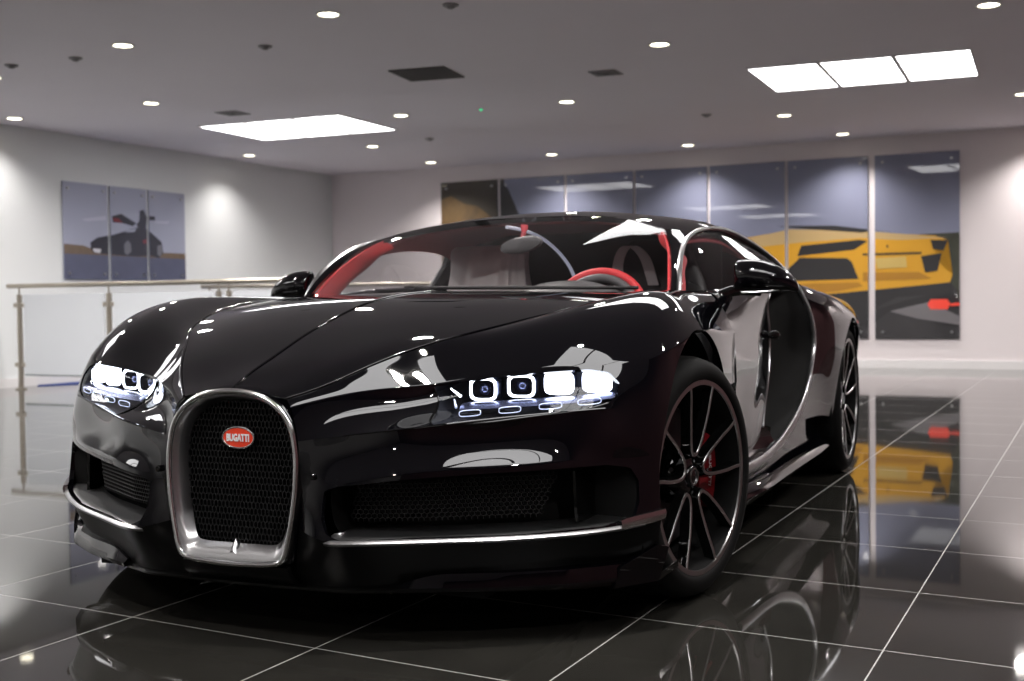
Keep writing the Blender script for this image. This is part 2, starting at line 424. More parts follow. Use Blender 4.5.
t = thing('ceiling_vent', 'large dark square ceiling air grille between the light panels', 'vent', (-5.98, -2.99, CEIL), rz=0.1)
mb = MB()
for s in (-1, 1): mb.box((0, s*0.24, -0.006), (0.5, 0.02, 0.012)); mb.box((s*0.24, 0, -0.006), (0.02, 0.46, 0.012))
mb.out('frame', VENTM, t, smooth=False)
for k in range(11):
    mb = MB(); mb.box((-0.2+0.04*k, 0, -0.007), (0.022, 0.46, 0.008)); mb.out('slat', VENTM, t, smooth=False)
mb = MB(); mb.box((0, 0, -0.0015), (0.46, 0.46, 0.002)); mb.out('backing', MATTBLK, t, smooth=False)
for (x, y, s, lab) in ((-6.65, -1.61, 0.24, 'small grey square ceiling diffuser right of the big dark air grille'), (-6.96, -5.73, 0.26, 'small grey square ceiling diffuser beside the left light panels')):
    t = thing('ceiling_diffuser', lab, 'vent', (x, y, CEIL))
    for q, r in enumerate((s, s*0.7, s*0.4)):
        mb = MB(); z = -0.004-0.005*q
        for e in (-1, 1): mb.box((0, e*(r/2-0.008), z), (r, 0.016, 0.008)); mb.box((e*(r/2-0.008), 0, z), (0.016, r-0.032, 0.008))
        mb.out('louvre_ring', SENSM, t, smooth=False)
    mb = MB(); mb.box((0, 0, -0.001), (s*0.9, s*0.9, 0.002)); mb.out('backing', VENTM, t, smooth=False)
for (x, y, lab) in ((-4.14, -5.14, 'small round smoke detector between two downlights at upper left'), (-4.45, -3.57, 'small round smoke detector left of centre near the front of the ceiling'),
                    (-9.35, -1.43, 'small dark ceiling sensor right of centre near the far wall'), (-9.6, -4.85, 'small dark ceiling sensor beyond the left light panels'),
                    (-3.93, -1.74, 'small ceiling sensor at the top edge of the picture'), (-4.13, -5.8, 'dark round detector at the left edge of the picture')):
    t = thing('smoke_detector', lab, 'smoke detector', (x, y, CEIL))
    mb = MB(); mb.lathe([(0, -0.012), (0.05, -0.012), (0.055, -0.002), (0, -0.0005)], 24); mb.out('base', SENSM, t)
    mb = MB(); mb.lathe([(0, -0.030), (0.018, -0.029), (0.028, -0.022), (0.032, -0.012), (0, -0.0115)], 24); mb.out('sensor_head', SENSM, t)
t = thing('ceiling_sensor', 'tiny ceiling sensor with a green indicator light', 'sensor', (-7.9, -3.38, CEIL))
mb = MB(); mb.lathe([(0, -0.01), (0.02, -0.01), (0.024, -0.001), (0, -0.0005)], 20); mb.out('base', SENSM, t)
mb = MB(); mb.lathe([(0, -0.018), (0.010, -0.015), (0.012, -0.0105), (0, -0.0102)], 16); mb.out('indicator', GREENL, t)

# ---------------- posters
def clip_rect(poly, u0, u1):
    for ax, lim, sg in ((0, u0, 1), (0, u1, -1)):
        o = []
        for a, b in zip(poly, poly[1:]+poly[:1]):
            fa, fb = sg*(a[ax]-lim), sg*(b[ax]-lim)
            if fa >= 0: o.append(a)
            if (fa >= 0) != (fb >= 0):
                k = fa/(fa-fb); o.append((a[0]+(b[0]-a[0])*k, a[1]+(b[1]-a[1])*k))
        poly = o
        if len(poly) < 3: return []
    return poly
def gloss(name, col, noise=None): return mat(name, col, 0.6, coat=1.0, coat_rough=0.012, noise=noise)

def poster(name, lab, group, u0, u1, z0, z1, P3, bgmat, polys, bolts, cat='poster'):
    """P3(u, z, depth) -> world point"""
    c = P3((u0+u1)/2, z0, 0); t = thing(name, lab, cat, c, group)
    def q(u, z, d): p = P3(u, z, d); return (p[0]-c[0], p[1]-c[1], p[2]-c[2])
    mb = MB(); mb.prism([(u0, z0), (u1, z0), (u1, z1), (u0, z1)], lambda p: q(p[0], p[1], 0.012), lambda p: q(p[0], p[1], 0.022))
    mb.out('panel', bgmat, t, smooth=False)
    V = []; F = []; fm = []; mats = []
    for k, (m, poly) in enumerate(polys):
        poly = clip_rect([tuple(p) for p in poly], u0, u1)
        if len(poly) < 3: continue
        poly = [(a, min(max(b, z0), z1)) for a, b in poly]
        if m not in mats: mats.append(m)
        n = len(V); V += [q(a, b, 0.0224+0.0004*k) for a, b in poly]; f = tuple(range(n, n+len(poly)))
        F.append(f); fm.append(mats.index(m))
    if F:
        me = bpy.data.meshes.new('print'); bm = bmesh.new()
        vs = [bm.verts.new(v) for v in V]
        for f, k in zip(F, fm):
            fc = bm.faces.new([vs[i] for i in f]); fc.material_index = k
        bmesh.ops.triangulate(bm, faces=bm.faces[:]); bm.to_mesh(me); bm.free()
        for m in mats: me.materials.append(m)
        o = bpy.data.objects.new('print', me); COL.objects.link(o); o.parent = t
    for (a, b) in bolts:
        mb = MB(); n = 14
        mb.prism([(a+0.016*math.cos(2*PI*i/n), b+0.016*math.sin(2*PI*i/n)) for i in range(n)], lambda p: q(p[0], p[1], 0.0), lambda p: q(p[0], p[1], 0.034))
        mb.out('standoff_bolt', SATIN, t)
    return t

SKY = gloss('print_evening_sky', (0.23, 0.245, 0.35), (1.2, 0.75)); YEL = gloss('print_yellow', (0.66, 0.33, 0.01)); TAN = gloss('print_tan', (0.52, 0.36, 0.16))
BLK = gloss('print_black', (0.012, 0.011, 0.013)); DKG = gloss('print_dark_grey', (0.035, 0.032, 0.036), (4, 0.5)); GRY = gloss('print_road_grey', (0.16, 0.15, 0.16))
ORG = gloss('print_deep_yellow', (0.42, 0.19, 0.006)); REDP = mat('print_red_lamp', (0.9, 0.05, 0.03), 0.5, emit=(1, 0.06, 0.04), es=0.0, coat=1.0); GRN = gloss('print_dark_green', (0.045, 0.05, 0.03), (9, 0.4))
ROCK = gloss('print_brown_rock', (0.20, 0.115, 0.035), (5, 0.15)); PLT = gloss('print_plate', (0.60, 0.42, 0.12)); DBR = gloss('print_brown_black', (0.03, 0.022, 0.012))
REDP.node_tree.nodes['Principled BSDF'].inputs['Base Color'].default_value = (0.95, 0.07, 0.04, 1)
big = [
 (DKG, [(-6.2, 0.3), (1.0, 0.3), (1.0, 1.60), (-6.2, 1.66)]),
 (DBR, [(-6.2, 1.3), (-5.1, 1.3), (-5.1, 2.62), (-6.2, 2.62)]),
 (ROCK, [(-6.12,2.34),(-5.95,2.39),(-5.74,2.27),(-5.53,2.23),(-5.34,2.09),(-5.22,1.95),(-5.0,0.9),(-6.2,0.7)]),
 (BLK, [(-5.20,2.59),(-5.04,2.45),(-4.87,2.07),(-4.80,1.60),(-5.2,1.5)]),
 (GRN, [(0.45,1.61),(0.93,1.62),(0.93,0.75),(0.5,0.8)]),
 (YEL, [(-3.1,1.02),(-2.9,1.2),(-2.41,1.36),(-1.80,1.62),(-1.10,1.72),(-0.24,1.68),(0.30,1.62),(0.64,1.59),(0.79,1.53),(0.61,1.47),(0.72,1.23),(0.84,1.12),(0.81,1.03),(0.24,0.98),(-0.48,0.92),(-1.68,0.82),(-2.6,0.80),(-3.05,0.88)]),
 (TAN, [(-1.80,1.60),(-1.10,1.73),(-0.24,1.68),(0.30,1.62),(0.78,1.56),(0.24,1.55),(-0.24,1.59),(-0.97,1.56),(-1.74,1.50)]),
 (BLK, [(-1.25,1.775),(-0.97,1.735),(-0.21,1.655),(-0.05,1.675),(0.32,1.63),(-0.09,1.685),(-0.54,1.755)]),
 (BLK, [(-0.95,1.52),(-0.24,1.57),(-0.14,1.55),(-0.30,1.45),(-1.00,1.39)]),
 (BLK, [(-0.97,1.37),(-0.39,1.35),(-0.33,1.30),(-0.25,1.09),(-1.04,1.08),(-1.13,1.22)]),
 (ORG, [(-1.15,1.04),(-0.25,1.05),(-0.2,1.0),(-0.5,0.94),(-1.6,0.88)]),
 (DBR, [(-0.21,1.40),(0.49,1.40),(0.49,1.375),(-0.19,1.375)]),
 (ORG, [(-0.20,1.17),(0.46,1.16),(0.60,1.08),(-0.2,1.06)]),
 (BLK, [(0.48,1.35),(0.72,1.38),(0.67,1.17),(0.53,1.15)]),
 (BLK, [(0.59,1.54),(0.79,1.53),(0.74,1.41),(0.62,1.43)]),
 (BLK, [(0.078,1.465),(0.106,1.465),(0.100,1.495),(0.085,1.495)]),
 (PLT, [(-0.05,1.34),(0.31,1.35),(0.32,1.22),(-0.03,1.21)]),
 (BLK, [(-3.2,0.84),(-2.41,0.84),(-1.68,0.82),(-0.48,0.92),(0.24,0.98),(0.81,1.03),(0.89,0.94),(0.93,0.72),(0.58,0.80),(0.12,0.70),(-0.1,0.52),(-1.2,0.45),(-3.3,0.5)]),
 (DKG, [(-0.2,0.66),(0.2,0.86),(0.55,0.88),(0.3,0.82)]),
 (GRY, [(0.12,0.69),(0.40,0.76),(0.58,0.80),(0.93,0.62),(0.93,0.52),(0.44,0.60)]),
 (REDP, [(0.59,0.83),(0.78,0.83),(0.82,0.77),(0.78,0.71),(0.59,0.71),(0.555,0.77)]),
 (REDP, [(0.82,0.78),(0.93,0.79),(0.93,0.75),(0.82,0.75)]),
 (ORG, [(-2.9,1.0),(-2.3,1.30),(-1.9,1.38),(-1.35,1.36),(-1.2,1.0)]),
]
def P3b(u, z, d): return (bx(u)+d+(z-.355)*.0042, u, z)
edges = [(-6.12,-5.205),(-5.165,-4.185),(-4.145,-3.185),(-3.145,-2.165),(-2.125,-1.155),(-1.115,-0.135),(-0.055,0.92)]
seen = ['showing brown rock face, first at the left', 'with a dark slope and blue sky, second from the left', 'of blue evening sky above the windscreen, third from the left',
        'of blue sky, fourth from the left beyond the roof', 'with the nose of the yellow car, fifth from the left', 'with dark rear window of the yellow car, second from the right', 'with number plate of the yellow car and a red lamp, rightmost']
for (a, b), sn in zip(edges, seen):
    poster('wall_poster', 'tall glossy photo panel ' + sn, 'wide photo mural panels on the far wall', a, b, 0.355, 2.585, P3b, SKY, big,
           [(a+0.09, 0.44), (b-0.09, 0.44), (a+0.09, 2.50), (b-0.09, 2.50)])
LSKY = gloss('print_pale_sky', (0.40, 0.42, 0.54), (2, 0.85)); LGR = gloss('print_slate_ground', (0.105, 0.115, 0.19), (6, 0.7)); LFL = gloss('print_brown_field', (0.19, 0.13, 0.085), (12, 0.6))
LCAR = gloss('print_dark_car', (0.018, 0.018, 0.03)); LCL = gloss('print_cloud', (0.48, 0.49, 0.60)); LRD = gloss('print_dark_red', (0.20, 0.02, 0.03)); LWH = gloss('print_lamp_white', (0.6, 0.6, 0.65)); LGW = gloss('print_wheel_grey', (0.16, 0.16, 0.19))
small = [
 (LCL, [(-7.48,1.86),(-7.86,1.92),(-7.86,1.87),(-7.56,1.84)]), (LCL, [(-8.65,1.90),(-8.93,1.92),(-8.90,1.88),(-8.68,1.88)]),
 (LFL, [(-7.2,1.57),(-7.50,1.56),(-7.66,1.52),(-9.25,1.52),(-9.25,1.44),(-7.2,1.44)]),
 (LGR, [(-7.2,1.46),(-9.25,1.45),(-9.25,1.1),(-7.2,1.1)]),
 (LCAR, [(-7.61,1.60),(-7.72,1.66),(-7.88,1.69),(-8.14,1.71),(-8.23,1.78),(-8.38,1.81),(-8.53,1.80),(-8.65,1.73),(-8.78,1.65),(-8.81,1.52),(-8.73,1.45),(-8.58,1.48),(-8.40,1.46),(-8.19,1.46),(-7.93,1.47),(-7.66,1.48),(-7.61,1.53)]),
 (LCAR, [(-7.95,1.92),(-8.10,1.96),(-8.20,1.92),(-8.35,1.86),(-8.29,1.82),(-8.12,1.85),(-7.97,1.85)]),
 (LRD, [(-7.96,1.90),(-8.06,1.90),(-8.13,1.85),(-7.99,1.86)]),
 (LCAR, [(-8.41,2.01),(-8.47,2.03),(-8.52,1.96),(-8.67,1.96),(-8.67,1.91),(-8.54,1.91),(-8.50,1.79),(-8.41,1.78),(-8.35,1.84),(-8.40,1.89)]),
 (LSKY, [(-8.16,1.74),(-8.23,1.775),(-8.35,1.795),(-8.32,1.755)]),
 (LGW, [(-8.14,1.60),(-8.20,1.65),(-8.25,1.61),(-8.26,1.52),(-8.19,1.47),(-8.14,1.50)]),
 (LGW, [(-8.70,1.60),(-8.77,1.62),(-8.80,1.54),(-8.75,1.47),(-8.70,1.49)]),
 (LWH, [(-7.64,1.53),(-7.77,1.53),(-7.75,1.48),(-7.66,1.49)]),
 (LRD, [(-8.45,1.66),(-8.52,1.67),(-8.53,1.63),(-8.46,1.62)])]
def P3l(u, z, d): return (u, ly(u)+d, z)
for (a, b), sn in zip(((-7.89, -7.21), (-8.53, -7.93), (-9.21, -8.57)), ('with the front of a dark car, leftmost of three', 'with open upswept car doors, middle of three', 'with the tail of a dark car, rightmost of three')):
    poster('wall_picture', 'photo panel on the left wall ' + sn, 'three part car photo on the left wall', a, b, 1.17, 2.275, P3l, LSKY, small,
           [(a+0.07, 1.24), (b-0.07, 1.24), (a+0.07, 2.2), (b-0.07, 2.2)], 'picture')

# ---------------- balustrade
def balustrade(p0, p1, posts, lab, z=1.08):
    t = thing('glass_balustrade', lab, 'balustrade', (p0[0], p0[1], 0))
    d = np.array([p1[0]-p0[0], p1[1]-p0[1]]); L = np.linalg.norm(d); e = d/L; ang = math.atan2(e[1], e[0])
    def P(s, zz): return (e[0]*s, e[1]*s, zz)
    mb = MB(); mb.tube([P(0, z), P(L, z)], 0.024, 14); mb.out('handrail', STEEL, t)
    for s in posts:
        mb = MB(); mb.tube([P(s, 0.012), P(s, z-0.09)], 0.027, 14); mb.tube([P(s, z-0.09), P(s, z-0.01)], 0.009, 8)
        for zz in (0.26, 0.88): mb.box(P(s, zz), (0.14, 0.03, 0.045), ang)
        o = mb.out('post', STEEL, t)
        mb = MB(); mb.lathe([(0, 0.0), (0.06, 0.0), (0.06, 0.012), (0.03, 0.016), (0, 0.016)], 20, c=P(s, 0)); f = mb.out('base_flange', STEEL, o)
    ps = list(posts)+[L]
    for a, b in zip(ps[:-1], ps[1:]):
        if b-a < 0.3: continue
        mb = MB(); mb.box(P((a+b)/2, 0.575), (b-a-0.12, 0.012, 0.83), ang); g = mb.out('glass_panel', FROST, t, smooth=False)
        mb = MB(); mb.box(P((a+b)/2, 0.152), (b-a-0.12, 0.013, 0.014), ang); mb.out('bottom_edge', FROST2, g, smooth=False)
    return t
balustrade((-6.27, -8.12), (-6.17, -4.02), [0.16, 1.38, 2.75, 2.87, 4.05], 'steel and frosted glass balustrade with round handrail by the left wall')
balustrade((-8.35, -7.25), (-9.6, -3.2), [0.1, 1.5, 2.9, 4.1], 'second glass balustrade seen behind the first one and through the windscreen')
mb = MB(); mb.prism([(-6.75, -8.22), (-9.3, -8.10), (-9.0, -7.55), (-7.2, -7.95)], lambda p: (p[0], p[1], 0.001), lambda p: (p[0], p[1], 0.012))
o = mb.out('floor_mat', BLUEMAT, smooth=False); o['label'] = 'flat blue mat on the floor behind the glass balustrade'; o['category'] = 'mat'

# ================================================================== SPORTS CAR
CAR = thing('sports_car', 'glossy black two seat supercar with horseshoe grille, lit headlamps and red interior', 'car', (0, 0, 0))
CREF = (-1.2, 0.0, 0.5)

# ---- nose and front wing: one control net, one row per body line, from bonnet edge down to the lip
VL = [(.83,.155,.605),(.763,.215,.630),(.67,.29,.675),(.530,.385,.726),(.378,.49,.764),(.20,.575,.797),(.02,.645,.823),(-.22,.695,.845),(-.42,.71,.857),(-.61,.715,.862)]
NET = [
 [VL[0],(.832,.16,.600),(.834,.165,.594),(.836,.172,.586),(.838,.184,.546),(.842,.195,.503),(.842,.198,.45),(.838,.196,.392),(.836,.190,.29),(.82,.17,.2),(.79,.15,.138)],
 [VL[1],(.756,.234,.625),(.749,.253,.619),(.74,.272,.613),(.754,.280,.566),(.802,.300,.516),(.804,.308,.46),(.822,.313,.410),(.86,.295,.266),(.820,.30,.20),(.79,.30,.138)],
 [VL[2],(.662,.320,.660),(.653,.352,.643),(.645,.384,.626),(.655,.396,.574),(.742,.43,.529),(.748,.440,.475),(.766,.452,.428),(.772,.47,.265),(.735,.465,.20),(.705,.455,.138)],
 [VL[3],(.541,.415,.696),(.553,.445,.666),(.565,.475,.636),(.576,.500,.588),(.660,.56,.543),(.660,.570,.483),(.682,.592,.436),(.672,.64,.265),(.635,.64,.20),(.605,.625,.138)],
 [VL[4],(.405,.575,.757),(.450,.625,.715),(.487,.655,.665),(.505,.68,.612),(.560,.705,.556),(.565,.710,.49),(.586,.728,.440),(.562,.79,.267),(.525,.785,.20),(.495,.765,.138)],
 [VL[5],(.265,.705,.812),(.368,.770,.752),(.428,.80,.675),(.440,.835,.625),(.460,.850,.566),(.468,.862,.50),(.462,.872,.44),(.462,.900,.274),(.43,.885,.20),(.40,.86,.138)],
 [VL[6],(.05,.79,.854),(.19,.885,.80),(.315,.925,.69),(.325,.945,.63),(.33,.958,.57),(.335,.965,.50),(.335,.968,.44),(.34,.972,.29),(.325,.95,.20),(.31,.925,.138)],
 [VL[7],(-.20,.80,.868),(-.10,.895,.826),(.02,.965,.745),(.03,.975,.66),(.03,.978,.57),(.03,.978,.50),(.03,.976,.44),(.03,.972,.29),(.05,.95,.19),(.05,.94,.125)],
 [VL[8],(-.42,.80,.868),(-.39,.878,.832),(-.34,.950,.735),(-.36,.955,.65),(-.38,.955,.57),(-.38,.94,.50),(-.39,.937,.44),(-.39,.935,.29),(-.39,.93,.19),(-.39,.92,.125)],
 [VL[9],(-.70,.80,.869),(-.72,.865,.830),(-.72,.915,.735),(-.73,.915,.65),(-.73,.915,.57),(-.73,.912,.50),(-.73,.91,.44),(-.73,.91,.29),(-.73,.91,.19),(-.73,.90,.125)],
]
NOSE = Surf(NET, 150, 150, creases=(3, 5, 7, 8), ucreases=())
def arch_f(P, cx=-.02, cz=.34, ax=.385, az=.412):
    if P[1] < .55: return 1.0
    return (abs(P[0]-cx)/ax)**2.05+(abs(P[2]-cz)/az)**2.05-1
LAMP_OUT = [(.436,.622),(.53,.638),(.62,.650),(.72,.658),(.80,.663),(.845,.655),(.872,.628),(.872,.600),(.855,.578),(.80,.564),(.70,.552),(.60,.540),(.512,.531),(.478,.540)]
lampf = insdist(LAMP_OUT)
INT_OUT = [(.262,.385),(.30,.396),(.45,.412),(.60,.420),(.75,.424),(.86,.428),(.905,.418),(.922,.385),(.925,.33),(.918,.296),(.86,.279),(.70,.272),(.45,.272),(.31,.272),(.278,.285),(.262,.32)]
intf = insdist(INT_OUT)
def cutx(z):   # rear edge of the front wing / front edge of the door
    return float(np.interp(z, [.1,.4,.5,.6,.7,.8,.84,.87], [-.64,-.63,-.62,-.60,-.585,-.60,-.62,-.65]))
for s in (1, -1):
    # wing: rows V..L, whole length, plus rear strip below L
    V, F = NOSE.mesh(v1=5)
    V, F = clip(V, F, lambda P: -lampf(P[1], P[2]) if P[0] > .36 else 1)
    V, F = clip(V, F, arch_f)
    V, F = clip(V, F, lambda P: max(P[0]-cutx(P[2]), .80-P[1]))
    W, G = thick(V, F, .014, CREF); fin('front_wing', *sided(W, G, s), PAINT, CAR, ang=60)
    V, F = NOSE.mesh(v0=5)
    V, F = clip(V, F, lambda P: -intf(P[1], P[2]) if P[0] > .30 else 1)
    V, F = clip(V, F, arch_f); Vb, Fb = V, F
    for nm, m_, q0, q1 in (('front_bumper', PAINT, 5, 8), ('lower_bumper', CARBON, 8, 10)):
        V, F = NOSE.mesh(v0=q0, v1=q1)
        V, F = clip(V, F, lambda P: -intf(P[1], P[2]) if P[0] > .30 else 1)
        V, F = clip(V, F, arch_f); V, F = clip(V, F, lambda P: P[0]-.0)
        W, G = thick(V, F, .014, CREF); fin(nm, *sided(W, G, s), m_, CAR, ang=60)
    V, F = clip(Vb, Fb, lambda P: min(-P[0], P[0]-cutx(P[2])))
    if F:
        W, G = thick(V, F, .014, CREF); fin('wing_rear_panel', *sided(W, G, s), PAINT, CAR, ang=60)

# ---- bonnet
SP = [(.838,.0,.626),(.77,0,.658),(.67,0,.694),(.53,0,.744),(.35,0,.797),(.15,0,.841),(-.03,0,.862),(-.15,0,.870),(-.235,0,.874),(-.28,0,.876)]
MID = [(.836,.08,.620),(.768,.11,.646),(.672,.145,.689),(.538,.19,.739),(.365,.245,.789),(.175,.29,.829),(-.005,.325,.851),(-.175,.35,.863),(-.29,.36,.868),(-.36,.37,.870)]
MID2 = [(.834,.12,.613),(.766,.165,.640),(.672,.22,.685),(.542,.29,.733),(.372,.37,.778),(.19,.435,.814),(.01,.49,.839),(-.195,.53,.856),(-.35,.54,.864),(-.47,.55,.867)]
V9 = list(VL); V9[9] = (-.60,.70,.863)
BON = Surf([[a, b, c, d] for a, b, c, d in zip(SP, MID, MID2, V9)], 110, 50)
V, F = BON.mesh()
n0 = len(V); V2, F2 = flip(V, F)
W, G = thick(V+[np.array(v) for v in V2], list(F)+[tuple(i+n0 for i in f) for f in F2], .012, CREF)
fin('bonnet', W, G, PAINT, CAR, ang=60)
# fine raised seam along the bonnet edge and the spine
for s in (1, -1):
    c = crv([(p[0], p[1]*s, p[2]+.001) for p in VL], 90)
    mb = MB(); mb.tube(c, .0035, 8); mb.out('bonnet_edge', PAINT, CAR)
    bl = [NET[i][5] for i in range(1, 6)]
    c = crv([(p[0]+.001, p[1]*s, p[2]+.001) for p in bl], 60); mb = MB(); mb.tube(c, .0025, 6); mb.out('body_line', PAINT, CAR)
c = crv([(p[0], 0, p[2]+.0005) for p in SP[:9]], 60); mb = MB(); mb.tube(c, .0035, 8); mb.out('spine_ridge', PAINT, CAR)
mb = MB()   # bonnet tip above the horseshoe
# ---- horseshoe grille
HS = [(0,.622),(.055,.618),(.105,.604),(.148,.575),(.176,.535),(.189,.48),(.191,.42),(.185,.35),(.173,.28),(.160,.228),(.146,.207),(.115,.199),(.06,.195),(0,.193)]
def hsx(z): return .848+.006*(z-.4)/.2*-1
full = [(y, z) for y, z in HS]+[(-y, z) for y, z in HS[-2:0:-1]]
HL = smoothloop(full, 26*7)
mb = MB(); mb.tube([(hsx(z), y, z) for y, z in HL], .0075, 10, closed=True); fr = mb.out('grille_surround', POLISH, CAR)
def inset(y, z, k):   # towards the middle, more at the bottom
    cy, cz = 0, .42; d = math.hypot(y, z-cz); return (y*(1-k/d), cz+(z-cz)*(1-k/d))
V = []; F = []; n = len(HL)
rings = [(0, .000), (.010, -.004), (.018, -.018), (.026, -.050)]
for k, dx in rings:
    for y, z in HL:
        bot = max(0, min(1, (.30-z)/.09)); kk = k*(1+.75*bot)
        a, b = inset(y, z, kk); V.append((hsx(z)+dx*(1-.35*bot), a, b))
for r in range(len(rings)-1):
    for i in range(n): F.append((r*n+i, r*n+(i+1) % n, (r+1)*n+(i+1) % n, (r+1)*n+i))
mb = MB(); mb.add(V, F); mb.out('surround_inner_lip', SATIN, fr)
V = []; F = []                                       # centre spike on the bottom lip
prof = [(-.040,.207),(-.022,.214),(-.010,.232),(0,.252),(.010,.232),(.022,.214),(.040,.207)]
for dx, k in ((.002, .4), (-.012, 1.0), (-.045, .55)):
    for y, z in prof: V.append((.846+dx, y*(1.0), .207+(z-.207)*k))
for r in range(2):
    for i in range(6): F.append((r*7+i, r*7+i+1, (r+1)*7+i+1, (r+1)*7+i))
fin('centre_spike', V, F, SATIN, fr)

def lattice(inside, P, y0, y1, z0, z1, cw, ch, wd=.0016, dep=.006, wob=0):
    """elongated hexagon net; P(y,z)->point"""
    mb = MB(); E = set()
    ny = int((y1-y0)/cw)+2; nz = int((z1-z0)/(ch*.75))+2
    def key(a, b): return (round(a, 5), round(b, 5))
    for j in range(nz):
        for i in range(ny):
            cy = y0+i*cw+(j % 2)*cw/2; cz = z0+j*ch*.75
            h = [(cy, cz+ch/2), (cy+cw/2, cz+ch/4), (cy+cw/2, cz-ch/4), (cy, cz-ch/2), (cy-cw/2, cz-ch/4), (cy-cw/2, cz+ch/4)]
            for a, b in zip(h, h[1:]+h[:1]):
                a = key(*a); b = key(*b)
                if inside(*a) > 0 and inside(*b) > 0: E.add((min(a, b), max(a, b)))
    for a, b in E:
        A = np.array(P(*a)); B = np.array(P(*b)); d = B-A; L = np.linalg.norm(d); d /= L
        sd = np.cross(d, [1, 0, 0]); sd /= np.linalg.norm(sd)+1e-9; w2 = sd*wd/2; bk = np.array([-dep, 0, 0]); up = np.array([wob, 0, 0])
        mb.add([A-w2, A+w2, B+w2, B-w2, A-w2+bk, A+w2+bk, B+w2+bk, B-w2+bk], [(0,1,2,3),(0,4,5,1),(3,2,6,7),(0,3,7,4),(1,5,6,2)])
    return mb
hsf = insdist([inset(y, z, .020) for y, z in HL[::3]])
def gp(y, z): return (hsx(z)-.045, y, z)
mb = lattice(hsf, gp, -.2, .2, .19, .63,   .0115, .021, .0019, .008)
gm = mb.out('grille_mesh', MESHBLK, CAR, smooth=False)
HL2 = [inset(y, z, .016) for y, z in HL]
mb = MB(); mb.prism(HL2, lambda p: (hsx(p[1])-.075, p[0], p[1]), lambda p: (hsx(p[1])-.085, p[0], p[1])); mb.out('grille_backing', LINER, gm, smooth=False)
V = []; F = []
for dx in (-.045, -.08):
    for y, z in HL2: V.append((hsx(z)+dx, y, z))
for i in range(n): F.append((i, (i+1) % n, n+(i+1) % n, n+i))
fin('grille_duct', V, F, LINER, gm)
# black paint ring closing the body to the horseshoe
V = []; F = []
for k, dx in ((-.001, .0), (-.012, -.012), (-.02, -.06)):
    for y, z in HL:
        a, b = inset(y, z, k); V.append((hsx(z)+dx-.002, a, b))
for r in range(2):
    for i in range(n): F.append((r*n+i, r*n+(i+1) % n, (r+1)*n+(i+1) % n, (r+1)*n+i))
fin('nose_ring', V, F, PAINT, CAR)
# badge
bz = .503; bxx = .812; N = 48
EL = [(.0455*math.cos(2*PI*k/N), .0245*math.sin(2*PI*k/N)) for k in range(N)]
mb = MB(); mb.prism(EL, lambda p: (bxx-.004, p[0], bz+p[1]), lambda p: (bxx+.004, p[0], bz+p[1])); bd = mb.out('badge', RED, CAR, ang=40)
bd['label'] = 'red oval badge with silver rim and white lettering'
mb = MB(); mb.tube([(bxx+.003, a*1.04, bz+b*1.07) for a, b in EL], .0028, 8, closed=True); mb.out('badge_rim', POLISH, bd)
V, F = text_mesh('BUGATTI', .0255, .0009, .66)
fin('badge_lettering', [(bxx+.0052+v[2], v[0], bz+v[1]-.001) for v in V], F, WHITE, bd, smooth=False)
mb = MB(); mb.tube([(bxx-.03, 0, bz), (bxx-.003, 0, bz)], .012, 10); mb.out('badge_mount', MATTBLK, bd)

# ---- lower front: centre bumper below the horseshoe, splitter
def lowx(y): return float(np.interp(abs(y), [0,.15,.30,.46,.64,.79,.885,.935], [.815,.81,.80,.725,.635,.535,.435,.345]))
ctr = [[(.842,y,.190),(.835,y,.168),(.800,y,.138)] for y in (-.16,-.08,0,.08,.16)]
V, F = Surf(ctr, 20, 10).mesh(); W, G = thick(V, F, .012, CREF); fin('lower_centre_panel', W, G, CARBON, CAR)
ys = np.linspace(-.95, .95, 97); V = []; F = []
for y in ys:
    x = lowx(y); dn = -.010*min(1, abs(y)/.9)**2
    for a, b in ((-.30, .146), (-.004, .146), (.006, .140), (.006, .134), (-.01, .128), (-.30, .128)): V.append((x+a, y, b+dn))
for i in range(len(ys)-1):
    for k in range(6): F.append((i*6+k, i*6+(k+1) % 6, (i+1)*6+(k+1) % 6, (i+1)*6+k))
F.append(tuple(range(6))); F.append(tuple(range(96*6, 97*6))[::-1])
fin('front_splitter', V, F, GLOSSBLK, CAR, ang=40)
for s in (1, -1):
    # splitter blade that steps forward outboard, and upright end fin
    V = []; F = []; yy = np.linspace(.42, .93, 30)
    for q, y in enumerate(yy):
        x = lowx(y)+.012; up = .022*math.sin(min(1, q/6)*PI/2)
        for a, b in ((-.04, .158+up), (-.008, .153+up), (.008, .144), (.006, .134), (-.04, .134)): V.append((x+a, y, b))
    for i in range(29):
        for k in range(5): F.append((i*5+k, i*5+(k+1) % 5, (i+1)*5+(k+1) % 5, (i+1)*5+k))
    F.append(tuple(range(5))); F.append(tuple(range(145, 150))[::-1])
    fin('splitter_winglet', *sided(V, F, s), PAINT, CAR, ang=35)
    mb = MB(); mb.add(*thick([np.array(p) for p in [(.47,.872,.118),(.36,.955,.122),(.335,.975,.205),(.37,.955,.215),(.455,.885,.170)]], [(0,1,2,3,4)], .012))
    fin('splitter_end_fin', *sided(mb.V, mb.F, s), PAINT, CAR, smooth=False)

